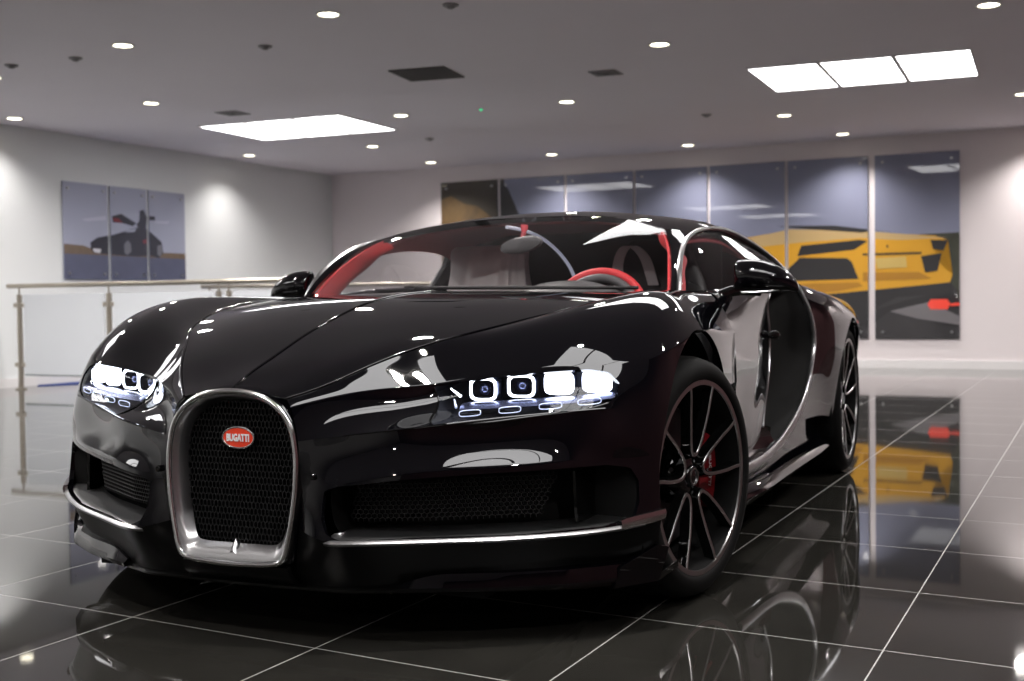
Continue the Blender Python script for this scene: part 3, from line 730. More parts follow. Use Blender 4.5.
# ---- side intakes: silver blade, cavity, mesh
BLP = [(.845,.268,.262),(.86,.295,.264),(.772,.47,.263),(.672,.64,.263),(.562,.79,.265),(.470,.892,.272),(.415,.935,.279)]
for s in (1, -1):
    c = crv(BLP, 70); V = []; F = []
    for i, p in enumerate(c):
        t = c[min(i+1, 69)]-c[max(i-1, 0)]; t[2] = 0; t /= np.linalg.norm(t); nin = np.array([-t[1], t[0], 0]); nin = nin if nin[0] < 0 else -nin
        wdt = min(1, .25+i/14)
        for a, b in ((-.004, -.007), (-.008, 0), (-.002, .006), (.03*wdt, .010), (.075*wdt, .016), (.10*wdt, .020), (.10*wdt, .004), (.01, -.010)): V.append(p+nin*a+np.array([0, 0, b]))
    for i in range(69):
        for k in range(8): F.append((i*8+k, i*8+(k+1) % 8, (i+1)*8+(k+1) % 8, (i+1)*8+k))
    F.append(tuple(range(8))); F.append(tuple(range(69*8, 70*8))[::-1])
    fin('intake_blade', *sided(V, F, s), SATIN, CAR, ang=50)
    # outer trim that wraps to the wheel arch
    c = crv([(.478,.893,.281),(.450,.913,.285),(.405,.945,.290),(.362,.972,.296)], 20); V = []; F = []
    for i, p in enumerate(c):
        h = .0115+.002*math.sin(i/19*PI)
        for a, b in ((.006, -h), (.009, 0), (.006, h), (-.006, h), (-.006, -h)): V.append(p+np.array([a*.7, a*.7, b]))
    for i in range(19):
        for k in range(5): F.append((i*5+k, i*5+(k+1) % 5, (i+1)*5+(k+1) % 5, (i+1)*5+k))
    F.append(tuple(range(5))); F.append(tuple(range(95, 100))[::-1])
    fin('blade_end_trim', *sided(V, F, s), POLISH, CAR, ang=40)
    def ibx(y): return float(np.interp(y, [.26,.30,.45,.60,.75,.90,.93], [.80,.80,.735,.64,.545,.41,.37]))
    V = []; F = []; L = smoothloop(INT_OUT, 96); m = len(L)
    for dx in (-.002, -.13):
        for y, z in L: V.append((ibx(y)+dx, y, z))
    for i in range(m): F.append((i, (i+1) % m, m+(i+1) % m, m+i))
    V.append((ibx(.6)-.13, .6, .35)); F += [(m+i, m+(i+1) % m, 2*m) for i in range(m)]
    iv = fin('intake_duct', *sided(V, F, s), LINER, CAR)
    fm_ = insdist([(.275,.296),(.30,.39),(.74,.412),(.70,.296)])
    mb = lattice(fm_, lambda y, z: (ibx(y)-.055, y, z), .27, .78, .28, .43, .0125, .014, .0022, .006)
    mb.V, mb.F = sided(mb.V, mb.F, s); mb.out('intake_mesh', MESHBLK, iv, smooth=False)
    mb = MB(); mb.add(*thick([np.array(p) for p in [(ibx(.78)-.02,.78,.285),(ibx(.78)-.02,.775,.412),(ibx(.78)-.12,.80,.412),(ibx(.78)-.12,.80,.285)]], [(0,1,2,3)], .008))
    mb.V, mb.F = sided(mb.V, mb.F, s); mb.out('intake_divider', GLOSSBLK, iv, smooth=False)
    for (y, z) in ((.232,.418),):
        mb = MB(); mb.lathe([(0, .006), (.006, .006), (.0085, .003), (.0085, -.01)], 16, axis='x', c=(.838, y*s, z)); mb.out('parking_sensor', GLOSSBLK, CAR)

# ---- headlamps
for s in (1, -1):
    V, F = NOSE.mesh(u0=1.6, u1=6.6, v0=3, v1=5)
    V, F = clip(V, F, lambda P: lampf(P[1], P[2])+.0005)
    V = [np.array(v)+np.array([-.004, 0, 0]) for v in V]
    hd_V = []; hd_F = []; L = LAMP_OUT; Ls = smoothloop(L, 140); m = len(Ls)
    # nearest surface x for an outline point
    G = NOSE.G.reshape(-1, 3); G = G[(G[:, 0] > .3) & (G[:, 2] > .5) & (G[:, 2] < .70) & (G[:, 1] > .4)]
    def sx(y, z):
        d = (G[:, 1]-y)**2+(G[:, 2]-z)**2; k = np.argsort(d)[:4]; wt = 1/(d[k]+1e-7); return float((G[k, 0]*wt).sum()/wt.sum())
    for dx in (-.003, -.10):
        for y, z in Ls: hd_V.append((sx(y, z)+dx, y, z))
    for i in range(m): hd_F.append((i, (i+1) % m, m+(i+1) % m, m+i))
    hd_V.append((sx(.68, .60)-.10, .68, .60)); hd_F += [(m+i, m+(i+1) % m, 2*m) for i in range(m)]
    HB = fin('headlamp', *sided(hd_V, hd_F, s), LAMPDK, CAR)
    HB['label'] = 'lit headlamp with four square lamps'
    fin('lens_cover', *sided(V, F, s), LENS, HB, ang=80)
    c = crv([(sx(y, z)+.001, y*s, z) for y, z in [(.50,.537),(.60,.541),(.70,.553),(.80,.565),(.855,.580)]], 40); mb = MB(); mb.tube(c, .0022, 6); mb.out('lens_rim', GLOSSBLK, HB)
    c = crv([(sx(y, z)+.001, y*s, z) for y, z in [(.438,.622),(.455,.585),(.476,.543),(.504,.532)]], 20); mb = MB(); mb.tube(c, .0022, 6); mb.out('lens_rim', GLOSSBLK, HB)
    # lamps
    for k, (y, z, x) in enumerate([(.540,.613,.515),(.630,.620,.478),(.722,.627,.448),(.812,.632,.412)]):
        w_, h_ = (.039, .031) if k < 2 else (.041, .031)
        rz = math.radians([8, 10, 13, 18][k])*s
        def T(a, b, c):   # local: a out forward, b sideways, c up
            bb = b; return (x+a*math.cos(rz)-bb*math.sin(rz)*1, y*s+a*math.sin(rz)+bb*math.cos(rz), z+c)
        N = 40
        def sq(k2, e=4.0, w0=w_, h0=h_):
            a = 2*PI*k2/N; c_, s_ = math.cos(a), math.sin(a); return (w0*math.copysign(abs(c_)**(2/e), c_), h0*math.copysign(abs(s_)**(2/e), s_))
        V = []; F = []
        for dx, sc in ((-.05, 1.02), (-.004, 1.02), (.0, .98), (-.003, .94)):
            for q in range(N): b, c_ = sq(q); V.append(T(dx, b*sc, c_*sc))
        for r in range(3):
            for q in range(N): F.append((r*N+q, r*N+(q+1) % N, (r+1)*N+(q+1) % N, (r+1)*N+q))
        lm = fin('square_lamp', V, F, BLUEMET, HB)
        V = []; F = []
        for sc, dx in ((.94, .0005), (.90, .003), (.80, .003), (.75, .0005)):
            for q in range(N): b, c_ = sq(q); V.append(T(dx, b*sc, c_*(sc-.02*(1-sc))))
        for r in range(3):
            for q in range(N): F.append((r*N+q, r*N+(q+1) % N, (r+1)*N+(q+1) % N, (r+1)*N+q))
        fin('light_ring', V, F, LEDW if k < 2 else LEDHI, HB)
        V = []; F = []
        if k < 2:
            V = []; F = []
            for sc, dx in ((.75, -.001), (.68, -.03)):
                for q in range(N): b, c_ = sq(q); V.append(T(dx, b*sc, c_*sc))
            for q in range(N): F.append((q, (q+1) % N, N+(q+1) % N, N+q))
            F.append(tuple(range(N, 2*N))); fin('lamp_bowl', V, F, LAMPDK, HB)
            V = []; F = []; M_ = 24
            for r, dx in ((.0, -.006), (.008, -.008), (.0125, -.014), (.015, -.022), (.0165, -.020)):
                for q in range(M_): V.append(T(dx, r*math.cos(2*PI*q/M_), r*math.sin(2*PI*q/M_)))
            for r in range(4):
                for q in range(M_): F.append((r*M_+q, r*M_+(q+1) % M_, (r+1)*M_+(q+1) % M_, (r+1)*M_+q))
            fin('projector', V, F, BLUEMET, HB)
        else:
            for q in range(N): b, c_ = sq(q); V.append(T(.001, b*.755, c_*.755))
            F = [tuple(range(N))]; fin('main_beam', V, F, LEDHI, HB, smooth=False)
    # chromed tray and small lower lamps
    c = [(sx(y, z)-.03, y, z) for y, z in [(.50,.577),(.60,.582),(.70,.588),(.80,.596),(.86,.604)]]
    c2 = [(p[0]+.022, p[1]+.004, p[2]-.012) for p in c]; c3 = [(p[0]-.03, p[1], p[2]+.004) for p in c]
    V, F = Surf([[a, b, d] for a, b, d in zip(c3, c, c2)], 30, 8).mesh(); W, Gf = thick(V, F, .004, (0, 0, 0)); fin('reflector_tray', *sided(W, Gf, s), BLUEMET, HB)
    for k, (y, z) in enumerate([(.545,.560),(.635,.567),(.725,.575),(.81,.584)]):
        x = sx(y, z)-.008; lp = []
        for q in range(28):
            a = 2*PI*q/28; c_, s_ = math.cos(a), math.sin(a); b = .026*math.copysign(abs(c_)**.55, c_); hh = .0075*math.copysign(abs(s_)**.55, s_)
            yy2 = y+b; lp.append((sx(yy2, z)-.010, yy2*s, z+hh+b*.08))
        mb = MB(); mb.tube(lp, .0013, 5, closed=True); mb.out('lower_light_outline', LEDLO, HB)
    for (a, b) in (((.470,.617),(.497,.597)), ((.484,.590),(.500,.572))):
        mb = MB(); mb.tube([(sx(*a)-.012, a[0]*s, a[1]), (sx(*b)-.012, b[0]*s, b[1])], [.0018, .0035], 8); mb.out('inner_light_strip', LEDW if a[1] > .6 else LEDLO, HB)

# ---- wheels
def wheel(name_i, loc, R, rr, wid, side, steer, ph):
    """R rim lip radius, rr tyre radius; outer face towards side*y"""
    Rm = Matrix.Translation(loc) @ Matrix.Rotation(steer, 4, 'Z')
    def place(V): return [tuple(Rm @ Vector((v[0], v[1]*side, v[2]))) for v in V]
    def put(nm, mb, m, par, **k):
        F = mb.F if side > 0 else [f[::-1] for f in mb.F]
        return fin(nm, place(mb.V), F, m, par, **k)
    h = wid/2
    mb = MB()
    mb.lathe([(R-.012, -h+.02), (R-.02, -h+.05), (R-.026, 0), (R-.024, h-.05), (R-.014, h-.018), (R-.008, h-.004), (R+.004, h-.003), (R+.008, h-.010)], 96, 'y')
    W = put('wheel', mb, LINER, CAR)
    W['label'] = 'black alloy wheel with silver edged looping spokes'
    mb = MB(); mb.lathe([(R+.008, h-.006), (R+.006, h+.001), (R-.007, h+.001), (R-.009, h-.010)], 96, 'y'); put('rim_lip', mb, RIMSIL, W)
    mb = MB(); mb.lathe([(R-.002, -h+.02), (R+.004, -h+.004), (rr-.03, -h-.002), (rr-.012, -h+.012), (rr-.001, -h+.045), (rr, 0), (rr-.001, h-.045), (rr-.012, h-.012), (rr-.03, h+.004), (R+.022, h+.008), (R+.008, h+.002), (R-.002, h-.02)], 96, 'y')
    put('tire', mb, RUBBER, W, ang=60)
    sp = MB(); rib = MB()
    def dish(r): return h-.002-.032*(1-min(1, r/R))**1.3
    for k in range(5):
        a0 = ph+k*2*PI/5
        for sg in (1, -1):
            pts = [(R-.004, 15.5), (.86*R, 15.6), (.70*R, 16.8), (.52*R, 17.8), (.38*R, 18.0), (.275*R, 14.5), (.235*R, 6), (.23*R, 0)]
            c = crv([(r, 0, math.radians(d)*sg) for r, d in pts], 34)
            P = [np.array((r*math.sin(a0+q), dish(r), r*math.cos(a0+q))) for r, _, q in c]
            V = []; F = []; V2 = []; F2 = []
            for i, p in enumerate(P):
                t = P[min(i+1, len(P)-1)]-P[max(i-1, 0)]; t /= np.linalg.norm(t); sd = np.cross(t, [0, 1, 0]); sd /= np.linalg.norm(sd)
                g = .0085+.004*max(0, 1-c[i][0]/(.5*R)); yv = np.array([0, 1, 0])
                V += [p+sd*g*.7, p-sd*g*.7, p-sd*g*1.4-yv*.026, p+sd*g*1.4-yv*.026]
                gg = .0038
                V2 += [p+sd*gg+yv*.0022, p-sd*gg+yv*.0022, p-sd*(gg+.002)-yv*.003, p+sd*(gg+.002)-yv*.003]
                if i:
                    b = (i-1)*4
                    for q in range(4): F.append((b+q, b+(q+1) % 4, b+4+(q+1) % 4, b+4+q)); F2.append((b+q, b+(q+1) % 4, b+4+(q+1) % 4, b+4+q))
            sp.add(V, F); rib.add(V2, F2)
    for k in range(5):
        o = None
    # each pair of arms is one spoke part
    nV = len(sp.V)//5; nF = len(sp.F)//5
    for k in range(5):
        q = MB(); q.add(sp.V[k*nV:(k+1)*nV], [tuple(i-k*nV for i in f) for f in sp.F[k*nF:(k+1)*nF]]); put('spoke', q, GLOSSBLK, W, ang=40)
        q = MB(); q.add(rib.V[k*nV:(k+1)*nV], [tuple(i-k*nV for i in f) for f in rib.F[k*nF:(k+1)*nF]]); put('spoke_silver_edge', q, RIMSIL, W, ang=40)
    mb = MB(); mb.lathe([(.30*R, h-.085), (.27*R, h-.05), (.20*R, h-.040), (.12*R, h-.036), (.115*R, h-.03), (.09*R, h-.026), (0, h-.024)], 48, 'y'); put('hub', mb, GLOSSBLK, W)
    mb = MB(); mb.lathe([(.093*R, h-.029), (.09*R, h-.023), (.08*R, h-.023), (.078*R, h-.029)], 32, 'y'); put('hub_ring', mb, RIMSIL, W)
    mb = MB(); mb.lathe([(.24, -h+.045), (.24, -h+.055), (0, -h+.06)], 40, 'y'); put('brake_backplate', mb, LINER, W)
    mb = MB(); mb.lathe([(.08, h-.12), (.08, h-.105), (.195, h-.105), (.197, h-.12), (.195, h-.135), (.08, h-.135)], 64, 'y'); put('brake_disc', mb, DISC, W, ang=40)
    # caliper arc towards the rear of the wheel (fixed to the car, behind the spokes)
    a0, a1 = (math.radians(62), math.radians(122)); K = 14; V = []; F = []
    for i in range(K+1):
        a = a0+(a1-a0)*i/K; e = .012*(1 if i in (0, K) else 0)
        for r, yo in ((.130+e, h-.070), (.130+e, h-.145), (.226-e, h-.15), (.232-e, h-.08), (.218-e, h-.062)):
            V.append((-r*math.sin(a), yo, r*math.cos(a)))
    for i in range(K):
        for q in range(5): F.append((i*5+q, i*5+(q+1) % 5, i*5+5+(q+1) % 5, i*5+5+q))
    F.append(tuple(range(5))); F.append(tuple(range(K*5, K*5+5))[::-1])
    mb = MB(); mb.add(V, F); cal = put('brake_caliper', mb, REDCAL, W, ang=40)
    if side > 0:
        V, F = text_mesh('BUGATTI', .022, .0006, 1.0, .0005)
        VV = []
        for v in V:
            a = math.radians(92)+v[0]/.185; r = .185+v[1]
            VV.append((-r*math.sin(a), h-.0635+(v[2])-.0, r*math.cos(a)))
        mb = MB(); mb.add(VV, F); put('caliper_lettering', mb, WHITE, W, smooth=False)
    # wheel-house liner
for s in (1, -1):
    wheel('f', Vector((-.012, s*.838, .34)), .266, .340, .285, s, -math.radians(11), math.radians(-1.5)*s)
    wheel('r', Vector((-2.711, s*.815, .355)), .284, .355, .335, s, 0, math.radians(9)*s)
    for (cx, cz, r, y0, y1) in ((0, .34, .415, .55, .925), (-2.711, .355, .425, .50, .97)):
        mb = MB(); mb.lathe([(.02, 0), (r, 0), (r, y1-y0)], 48, 'y', c=(cx, y0, cz), a0=-.35, a1=PI+.35); V, F = sided(mb.V, mb.F, s)
        fin('wheel_arch_liner', V, F, LINER, CAR)

# ---- doors
DX = [None, -.70, -.95, -1.2, -1.38, -1.46]
def fe(z, y): return (cutx(z)-.003, y, z)
DNET = [
 [(-.652,.812,.868),(-.632,.855,.850),(-.607,.893,.80),(-.590,.923,.73),(-.595,.926,.65),(-.607,.926,.57),(-.623,.925,.50),(-.632,.922,.43),(-.635,.918,.33)],
 [(-.78,.818,.872),(-.78,.860,.848),(-.78,.892,.80),(-.78,.911,.73),(-.78,.913,.65),(-.78,.913,.57),(-.78,.912,.50),(-.78,.912,.43),(-.78,.915,.33)],
 [(-.95,.832,.880),(-.95,.868,.852),(-.95,.888,.81),(-.96,.899,.74),(-.97,.901,.65),(-.97,.901,.57),(-.96,.901,.50),(-.94,.903,.43),(-.92,.912,.33)],
 [(-1.2,.855,.892),(-1.2,.878,.862),(-1.2,.882,.82),(-1.22,.884,.75),(-1.22,.885,.66),(-1.20,.886,.58),(-1.17,.887,.51),(-1.11,.892,.44),(-1.03,.908,.35)],
 [(-1.40,.880,.904),(-1.38,.885,.875),(-1.36,.876,.83),(-1.39,.873,.75),(-1.41,.872,.66),(-1.39,.874,.58),(-1.34,.878,.51),(-1.25,.886,.44),(-1.12,.906,.37)],
]
DOOR = Surf(DNET, 60, 80)
for s in (1, -1):
    V, F = DOOR.mesh(); W, G = thick(V, F, .02, CREF); dr = fin('door', *sided(W, G, s), PAINT, CAR, ang=50)
    # door release in the scoop mouth
    mb = MB(); mb.tube(crv([(-1.37,.874,.695),(-1.40,.894,.70),(-1.44,.890,.685)], 12), [.008+.010*math.sin(i/11*PI) for i in range(12)], 12)
    V, F = sided(mb.V, mb.F, s); fin('door_handle', V, F, GLOSSBLK, dr)

# ---- the silver C line
CL = [(-.625,.735,.866),(-.68,.722,.939),(-.753,.706,.992),(-.859,.692,1.045),(-.99,.683,1.08),(-1.147,.674,1.102),(-1.415,.674,1.119),(-1.66,.69,1.105),(-1.80,.73,1.068),(-1.875,.775,1.025),(-1.905,.82,.978),
      (-1.91,.865,.926),(-1.915,.905,.863),(-1.925,.93,.803),(-1.935,.945,.743),(-1.945,.952,.662),(-1.925,.95,.594),(-1.78,.947,.456),(-1.53,.942,.350),(-1.21,.937,.284),(-.843,.932,.262),(-.66,.925,.258)]
CLC = crv(CL, 170)
for s in (1, -1):
    V = []; F = []; K = len(CLC)
    for i, p in enumerate(CLC):
        t = CLC[min(i+1, K-1)]-CLC[max(i-1, 0)]; t /= np.linalg.norm(t); out = np.array([0, .85, .35]) if p[2] > .95 else np.array([0, 1., .05]); out /= np.linalg.norm(out)
        out = out-t*(out@t); out /= np.linalg.norm(out); sd = np.cross(t, out)
        low = max(0, min(1, (.55-p[2])/.2)); hw = .0075+.010*low
        for a, b in ((hw, 0), (hw*.6, .007), (-hw*.6, .007), (-hw, 0), (-hw*.6, -.01), (hw*.6, -.01)): V.append(p+sd*a+out*b)
    for i in range(K-1):
        for k in range(6): F.append((i*6+k, i*6+(k+1) % 6, (i+1)*6+(k+1) % 6, (i+1)*6+k))
    F.append(tuple(range(6))); F.append(tuple(range((K-1)*6, K*6))[::-1])
    cl = fin('c_line_trim', *sided(V, F, s), SATIN, CAR, ang=60); cl['label'] = 'silver curved trim sweeping round the side window and door'
    # scoop behind the door: from door rear edge inward and back to the C line
    dd = [(-1.395,.878,.902),(-1.375,.883,.87),(-1.36,.874,.83),(-1.39,.871,.75),(-1.41,.870,.66),(-1.39,.872,.58),(-1.34,.876,.51),(-1.25,.884,.44),(-1.12,.904,.37)]
    cc = [(-1.62,.860,.908),(-1.78,.863,.912),(-1.905,.888,.897),(-1.925,.93,.803),(-1.945,.948,.68),(-1.925,.948,.594),(-1.80,.945,.47),(-1.60,.942,.375),(-1.25,.936,.29)]
    g = []
    for a, b in zip(dd, cc):
        a = np.array(a); b = np.array(b); g.append([a, a+(b-a)*.2-np.array([0,.055,0]), (a+b)/2-np.array([0,.10,0]), a+(b-a)*.85-np.array([0,.075,0]), b-np.array([0,.006,0])])
    V, F = Surf(g, 50, 30).mesh(); W, G = thick(V, F, .01, CREF); sc = fin('side_scoop', *sided(W, G, s), LINER, CAR)
    mb = MB(); e = crv(dd, 60); mb.tube([p+np.array([-.002, .002, 0]) for p in e], .004, 6); V, F = sided(mb.V, mb.F, s); fin('scoop_edge', V, F, SATIN, sc)
    # lower door panel between door edge and C line
    a = crv([(-.59,.905,.335),(-.74,.895,.332),(-.92,.896,.334),(-1.03,.897,.352),(-1.13,.905,.372),(-1.24,.93,.345)], 40); b = crv([(-.63,.915,.262),(-.80,.922,.264),(-.95,.925,.266),(-1.08,.925,.272),(-1.20,.925,.282),(-1.32,.932,.302)], 40)
    V, F = Surf([[p, (p+q)/2+np.array([0, -.012, 0]), q] for p, q in zip(a[::4], b[::4])], 40, 10).mesh(); W, G = thick(V, F, .012, CREF); fin('lower_door_panel', *sided(W, G, s), PAINT, CAR)

# ---- sill
for s in (1, -1):
    st = []
    for x, k in ((-.40, 0), (-.60, .6), (-.85, 1), (-1.2, 1), (-1.6, 1), (-1.95, 1), (-2.25, .8)):
        zt = float(np.interp(-x, [.4,.84,1.21,1.53,1.78,1.95,2.25], [.255,.255,.275,.335,.43,.50,.50]))
        st.append([(x,.90+.02*k,zt),(x,.905+.012*k,zt-.03),(x,.905+.005*k,.225),(x,.915+.05*k,.195),(x,.92+.055*k,.180),(x,.90+.045*k,.150),(x,.88+.02*k,.115)])
    V, F = Surf(st, 60, 40, creases=(2, 4)).mesh(); V, F = clip(V, F, lambda P: arch_f(P, -2.711, .355, .385, .40)); W, G = thick(V, F, .014, CREF); fin('side_skirt', *sided(W, G, s), PAINT, CAR, ang=50)

# ---- rear quarter
RQ = [
 [(-1.915,.875,.905),(-1.925,.91,.863),(-1.935,.935,.803),(-1.945,.950,.743),(-1.955,.957,.662),(-1.935,.955,.594),(-1.79,.952,.456),(-1.53,.945,.345)],
 [(-2.08,.885,.894),(-2.10,.93,.860),(-2.12,.962,.81),(-2.13,.982,.74),(-2.14,.985,.66),(-2.13,.98,.59),(-2.08,.965,.45),(-2.05,.95,.33)],
 [(-2.35,.885,.880),(-2.35,.94,.855),(-2.35,.978,.81),(-2.35,1.0,.74),(-2.35,1.003,.66),(-2.35,1.0,.59),(-2.33,.985,.45),(-2.33,.965,.30)],
 [(-2.711,.875,.862),(-2.711,.935,.838),(-2.711,.982,.79),(-2.711,1.008,.73),(-2.711,1.01,.66),(-2.711,1.005,.59),(-2.711,.99,.45),(-2.711,.97,.28)],
 [(-3.05,.855,.850),(-3.05,.915,.825),(-3.05,.958,.78),(-3.05,.985,.72),(-3.05,.988,.65),(-3.05,.98,.58),(-3.05,.97,.45),(-3.05,.95,.28)],
 [(-3.35,.81,.842),(-3.35,.865,.815),(-3.35,.905,.77),(-3.35,.93,.71),(-3.35,.93,.65),(-3.35,.925,.58),(-3.35,.915,.45),(-3.35,.90,.28)],
 [(-3.58,.73,.835),(-3.60,.78,.805),(-3.60,.81,.76),(-3.60,.83,.70),(-3.60,.83,.65),(-3.59,.825,.58),(-3.56,.82,.45),(-3.52,.81,.28)],
]
RQS = Surf(RQ, 90, 70)
for s in (1, -1):
    V, F = RQS.mesh(); V, F = clip(V, F, lambda P: arch_f(P, -2.711, .355, .385, .392)); W, G = thick(V, F, .016, CREF); fin('rear_wing_panel', *sided(W, G, s), PAINT, CAR, ang=50)

# ---- roof and engine deck
def dn(p, dz=0): return (p[0], p[1], p[2]+dz)
RF = [
 [(-1.10,0,1.170),(-1.085,.15,1.168),(-1.06,.30,1.158),(-1.01,.45,1.135),(-.945,.575,1.098),(-.90,.665,1.062)],
 [(-1.25,0,1.196),(-1.24,.15,1.193),(-1.22,.31,1.180),(-1.19,.47,1.158),(-1.16,.60,1.132),(-1.147,.670,1.106)],
 [(-1.45,0,1.211),(-1.45,.15,1.207),(-1.44,.31,1.194),(-1.43,.48,1.172),(-1.42,.60,1.150),(-1.415,.670,1.123)],
 [(-1.70,0,1.212),(-1.70,.15,1.206),(-1.69,.32,1.190),(-1.68,.49,1.168),(-1.67,.61,1.142),(-1.66,.687,1.109)],
 [(-1.95,0,1.200),(-1.95,.15,1.192),(-1.94,.33,1.170),(-1.93,.52,1.135),(-1.90,.66,1.095),(-1.875,.772,1.029)],
 [(-2.10,0,1.180),(-2.10,.15,1.170),(-2.09,.34,1.145),(-2.07,.54,1.095),(-2.02,.72,1.020),(-1.915,.862,.932)],
 [(-2.35,0,1.135),(-2.35,.15,1.12),(-2.34,.34,1.08),(-2.33,.54,1.01),(-2.25,.73,.935),(-2.08,.885,.894)],
 [(-2.7,0,1.05),(-2.7,.15,1.03),(-2.7,.34,.97),(-2.7,.54,.91),(-2.6,.73,.875),(-2.42,.883,.876)],
 [(-3.05,0,.95),(-3.05,.15,.935),(-3.05,.34,.90),(-3.05,.54,.87),(-2.98,.73,.858),(-2.85,.868,.857)],
 [(-3.35,0,.87),(-3.35,.15,.868),(-3.35,.34,.86),(-3.33,.54,.852),(-3.28,.70,.848),(-3.22,.835,.846)],
 [(-3.60,0,.845),(-3.60,.15,.845),(-3.60,.34,.843),(-3.59,.52,.841),(-3.585,.64,.838),(-3.58,.735,.835)],
]
RS = Surf(RF, 150, 60)
for nm, u0, u1 in (('roof', 0, 4), ('engine_cover', 4, 10)):
    V, F = RS.mesh(u0=u0, u1=u1); n0 = len(V); V2, F2 = flip(V, F)
    W, G = thick(V+[np.array(v) for v in V2], list(F)+[tuple(i+n0 for i in f) for f in F2], .018, CREF); rf = fin(nm, W, G, PAINT, CAR, ang=60)

# ---- tail: fascia, light bar, outlet mesh, diffuser
V, F = Surf([[(-3.60,y,.842),(-3.64,y*1.0,.80),(-3.63,y,.72),(-3.60,y,.60),(-3.58,y,.45),(-3.50,y,.28)] for y in (-.80,-.5,-.25,0,.25,.5,.80)], 40, 30).mesh()
W, G = thick(V, F, .02, CREF); rb = fin('rear_fascia', W, G, PAINT, CAR)
mb = MB(); mb.box((-3.645, 0, .755), (.02, 1.45, .018)); mb.out('tail_light_bar', mat('tail_lamp_red', (.5, .01, .01), .3), rb, smooth=False)
mb = MB(); mb.box((-3.50, 0, .20), (.25, 1.2, .16)); mb.out('rear_diffuser', GLOSSBLK, rb, smooth=False)
for k in (-1, 1): mb = MB(); mb.lathe([(.0, -.0), (.06, -.01), (.065, -.04), (.055, .0)], 24, 'x', c=(-3.60, k*.09, .27)); mb.out('exhaust_tip', SATIN, rb)
mb = MB(); mb.box((-1.35, 0, .13), (4.0, 1.2, .04)); mb.box((-1.35, 0, .13), (1.7, 1.76, .04)); mb.out('underbody', LINER, CAR, smooth=False)
mb = MB(); mb.box((.05, 0, .30), (.9, 1.05, .30)); mb.box((-.48, 0, .50), (.03, 1.30, .62)); mb.box((-.15, 0, .15), (1.2, 1.26, .04)); mb.out('front_bulkhead', LINER, CAR, smooth=False)
mb = MB(); mb.box((-2.05, 0, .55), (.05, 1.62, .80)); mb.out('rear_bulkhead', LINER, CAR, smooth=False)

# ---- windscreen, pillars, side glass
WE = [(-.605,.710,.863),(-.66,.697,.915),(-.73,.677,.970),(-.81,.652,1.022),(-.885,.620,1.066),(-.945,.588,1.096)]
WSC = [
 [(-.27,0,.874),(-.345,.33,.871),(-.46,.55,.867),WE[0]],
 [(-.43,0,.940),(-.48,.32,.935),(-.56,.54,.925),WE[1]],
 [(-.60,0,1.008),(-.63,.31,1.001),(-.67,.52,.987),WE[2]],
 [(-.78,0,1.072),(-.79,.30,1.065),(-.79,.50,1.047),WE[3]],
 [(-.95,0,1.127),(-.94,.29,1.119),(-.91,.47,1.100),WE[4]],
 [(-1.10,0,1.170),(-1.06,.30,1.158),(-1.01,.45,1.135),WE[5]],
]
WSS = Surf(WSC, 60, 40)
V, F = WSS.mesh(); n0 = len(V); V2, F2 = flip(V, F)
V = [np.array(v) for v in V]+[np.array(v) for v in V2]; F = list(F)+[tuple(i+n0 for i in f) for f in F2]
me_o = fin('windscreen', V, F, WINDSH, CAR, ang=80)
FRN = [(-.60,.728,.866),(-.672,.716,.935),(-.745,.702,.990),(-.850,.687,1.043),(-.93,.680,1.066),(-.99,.676,1.080)]
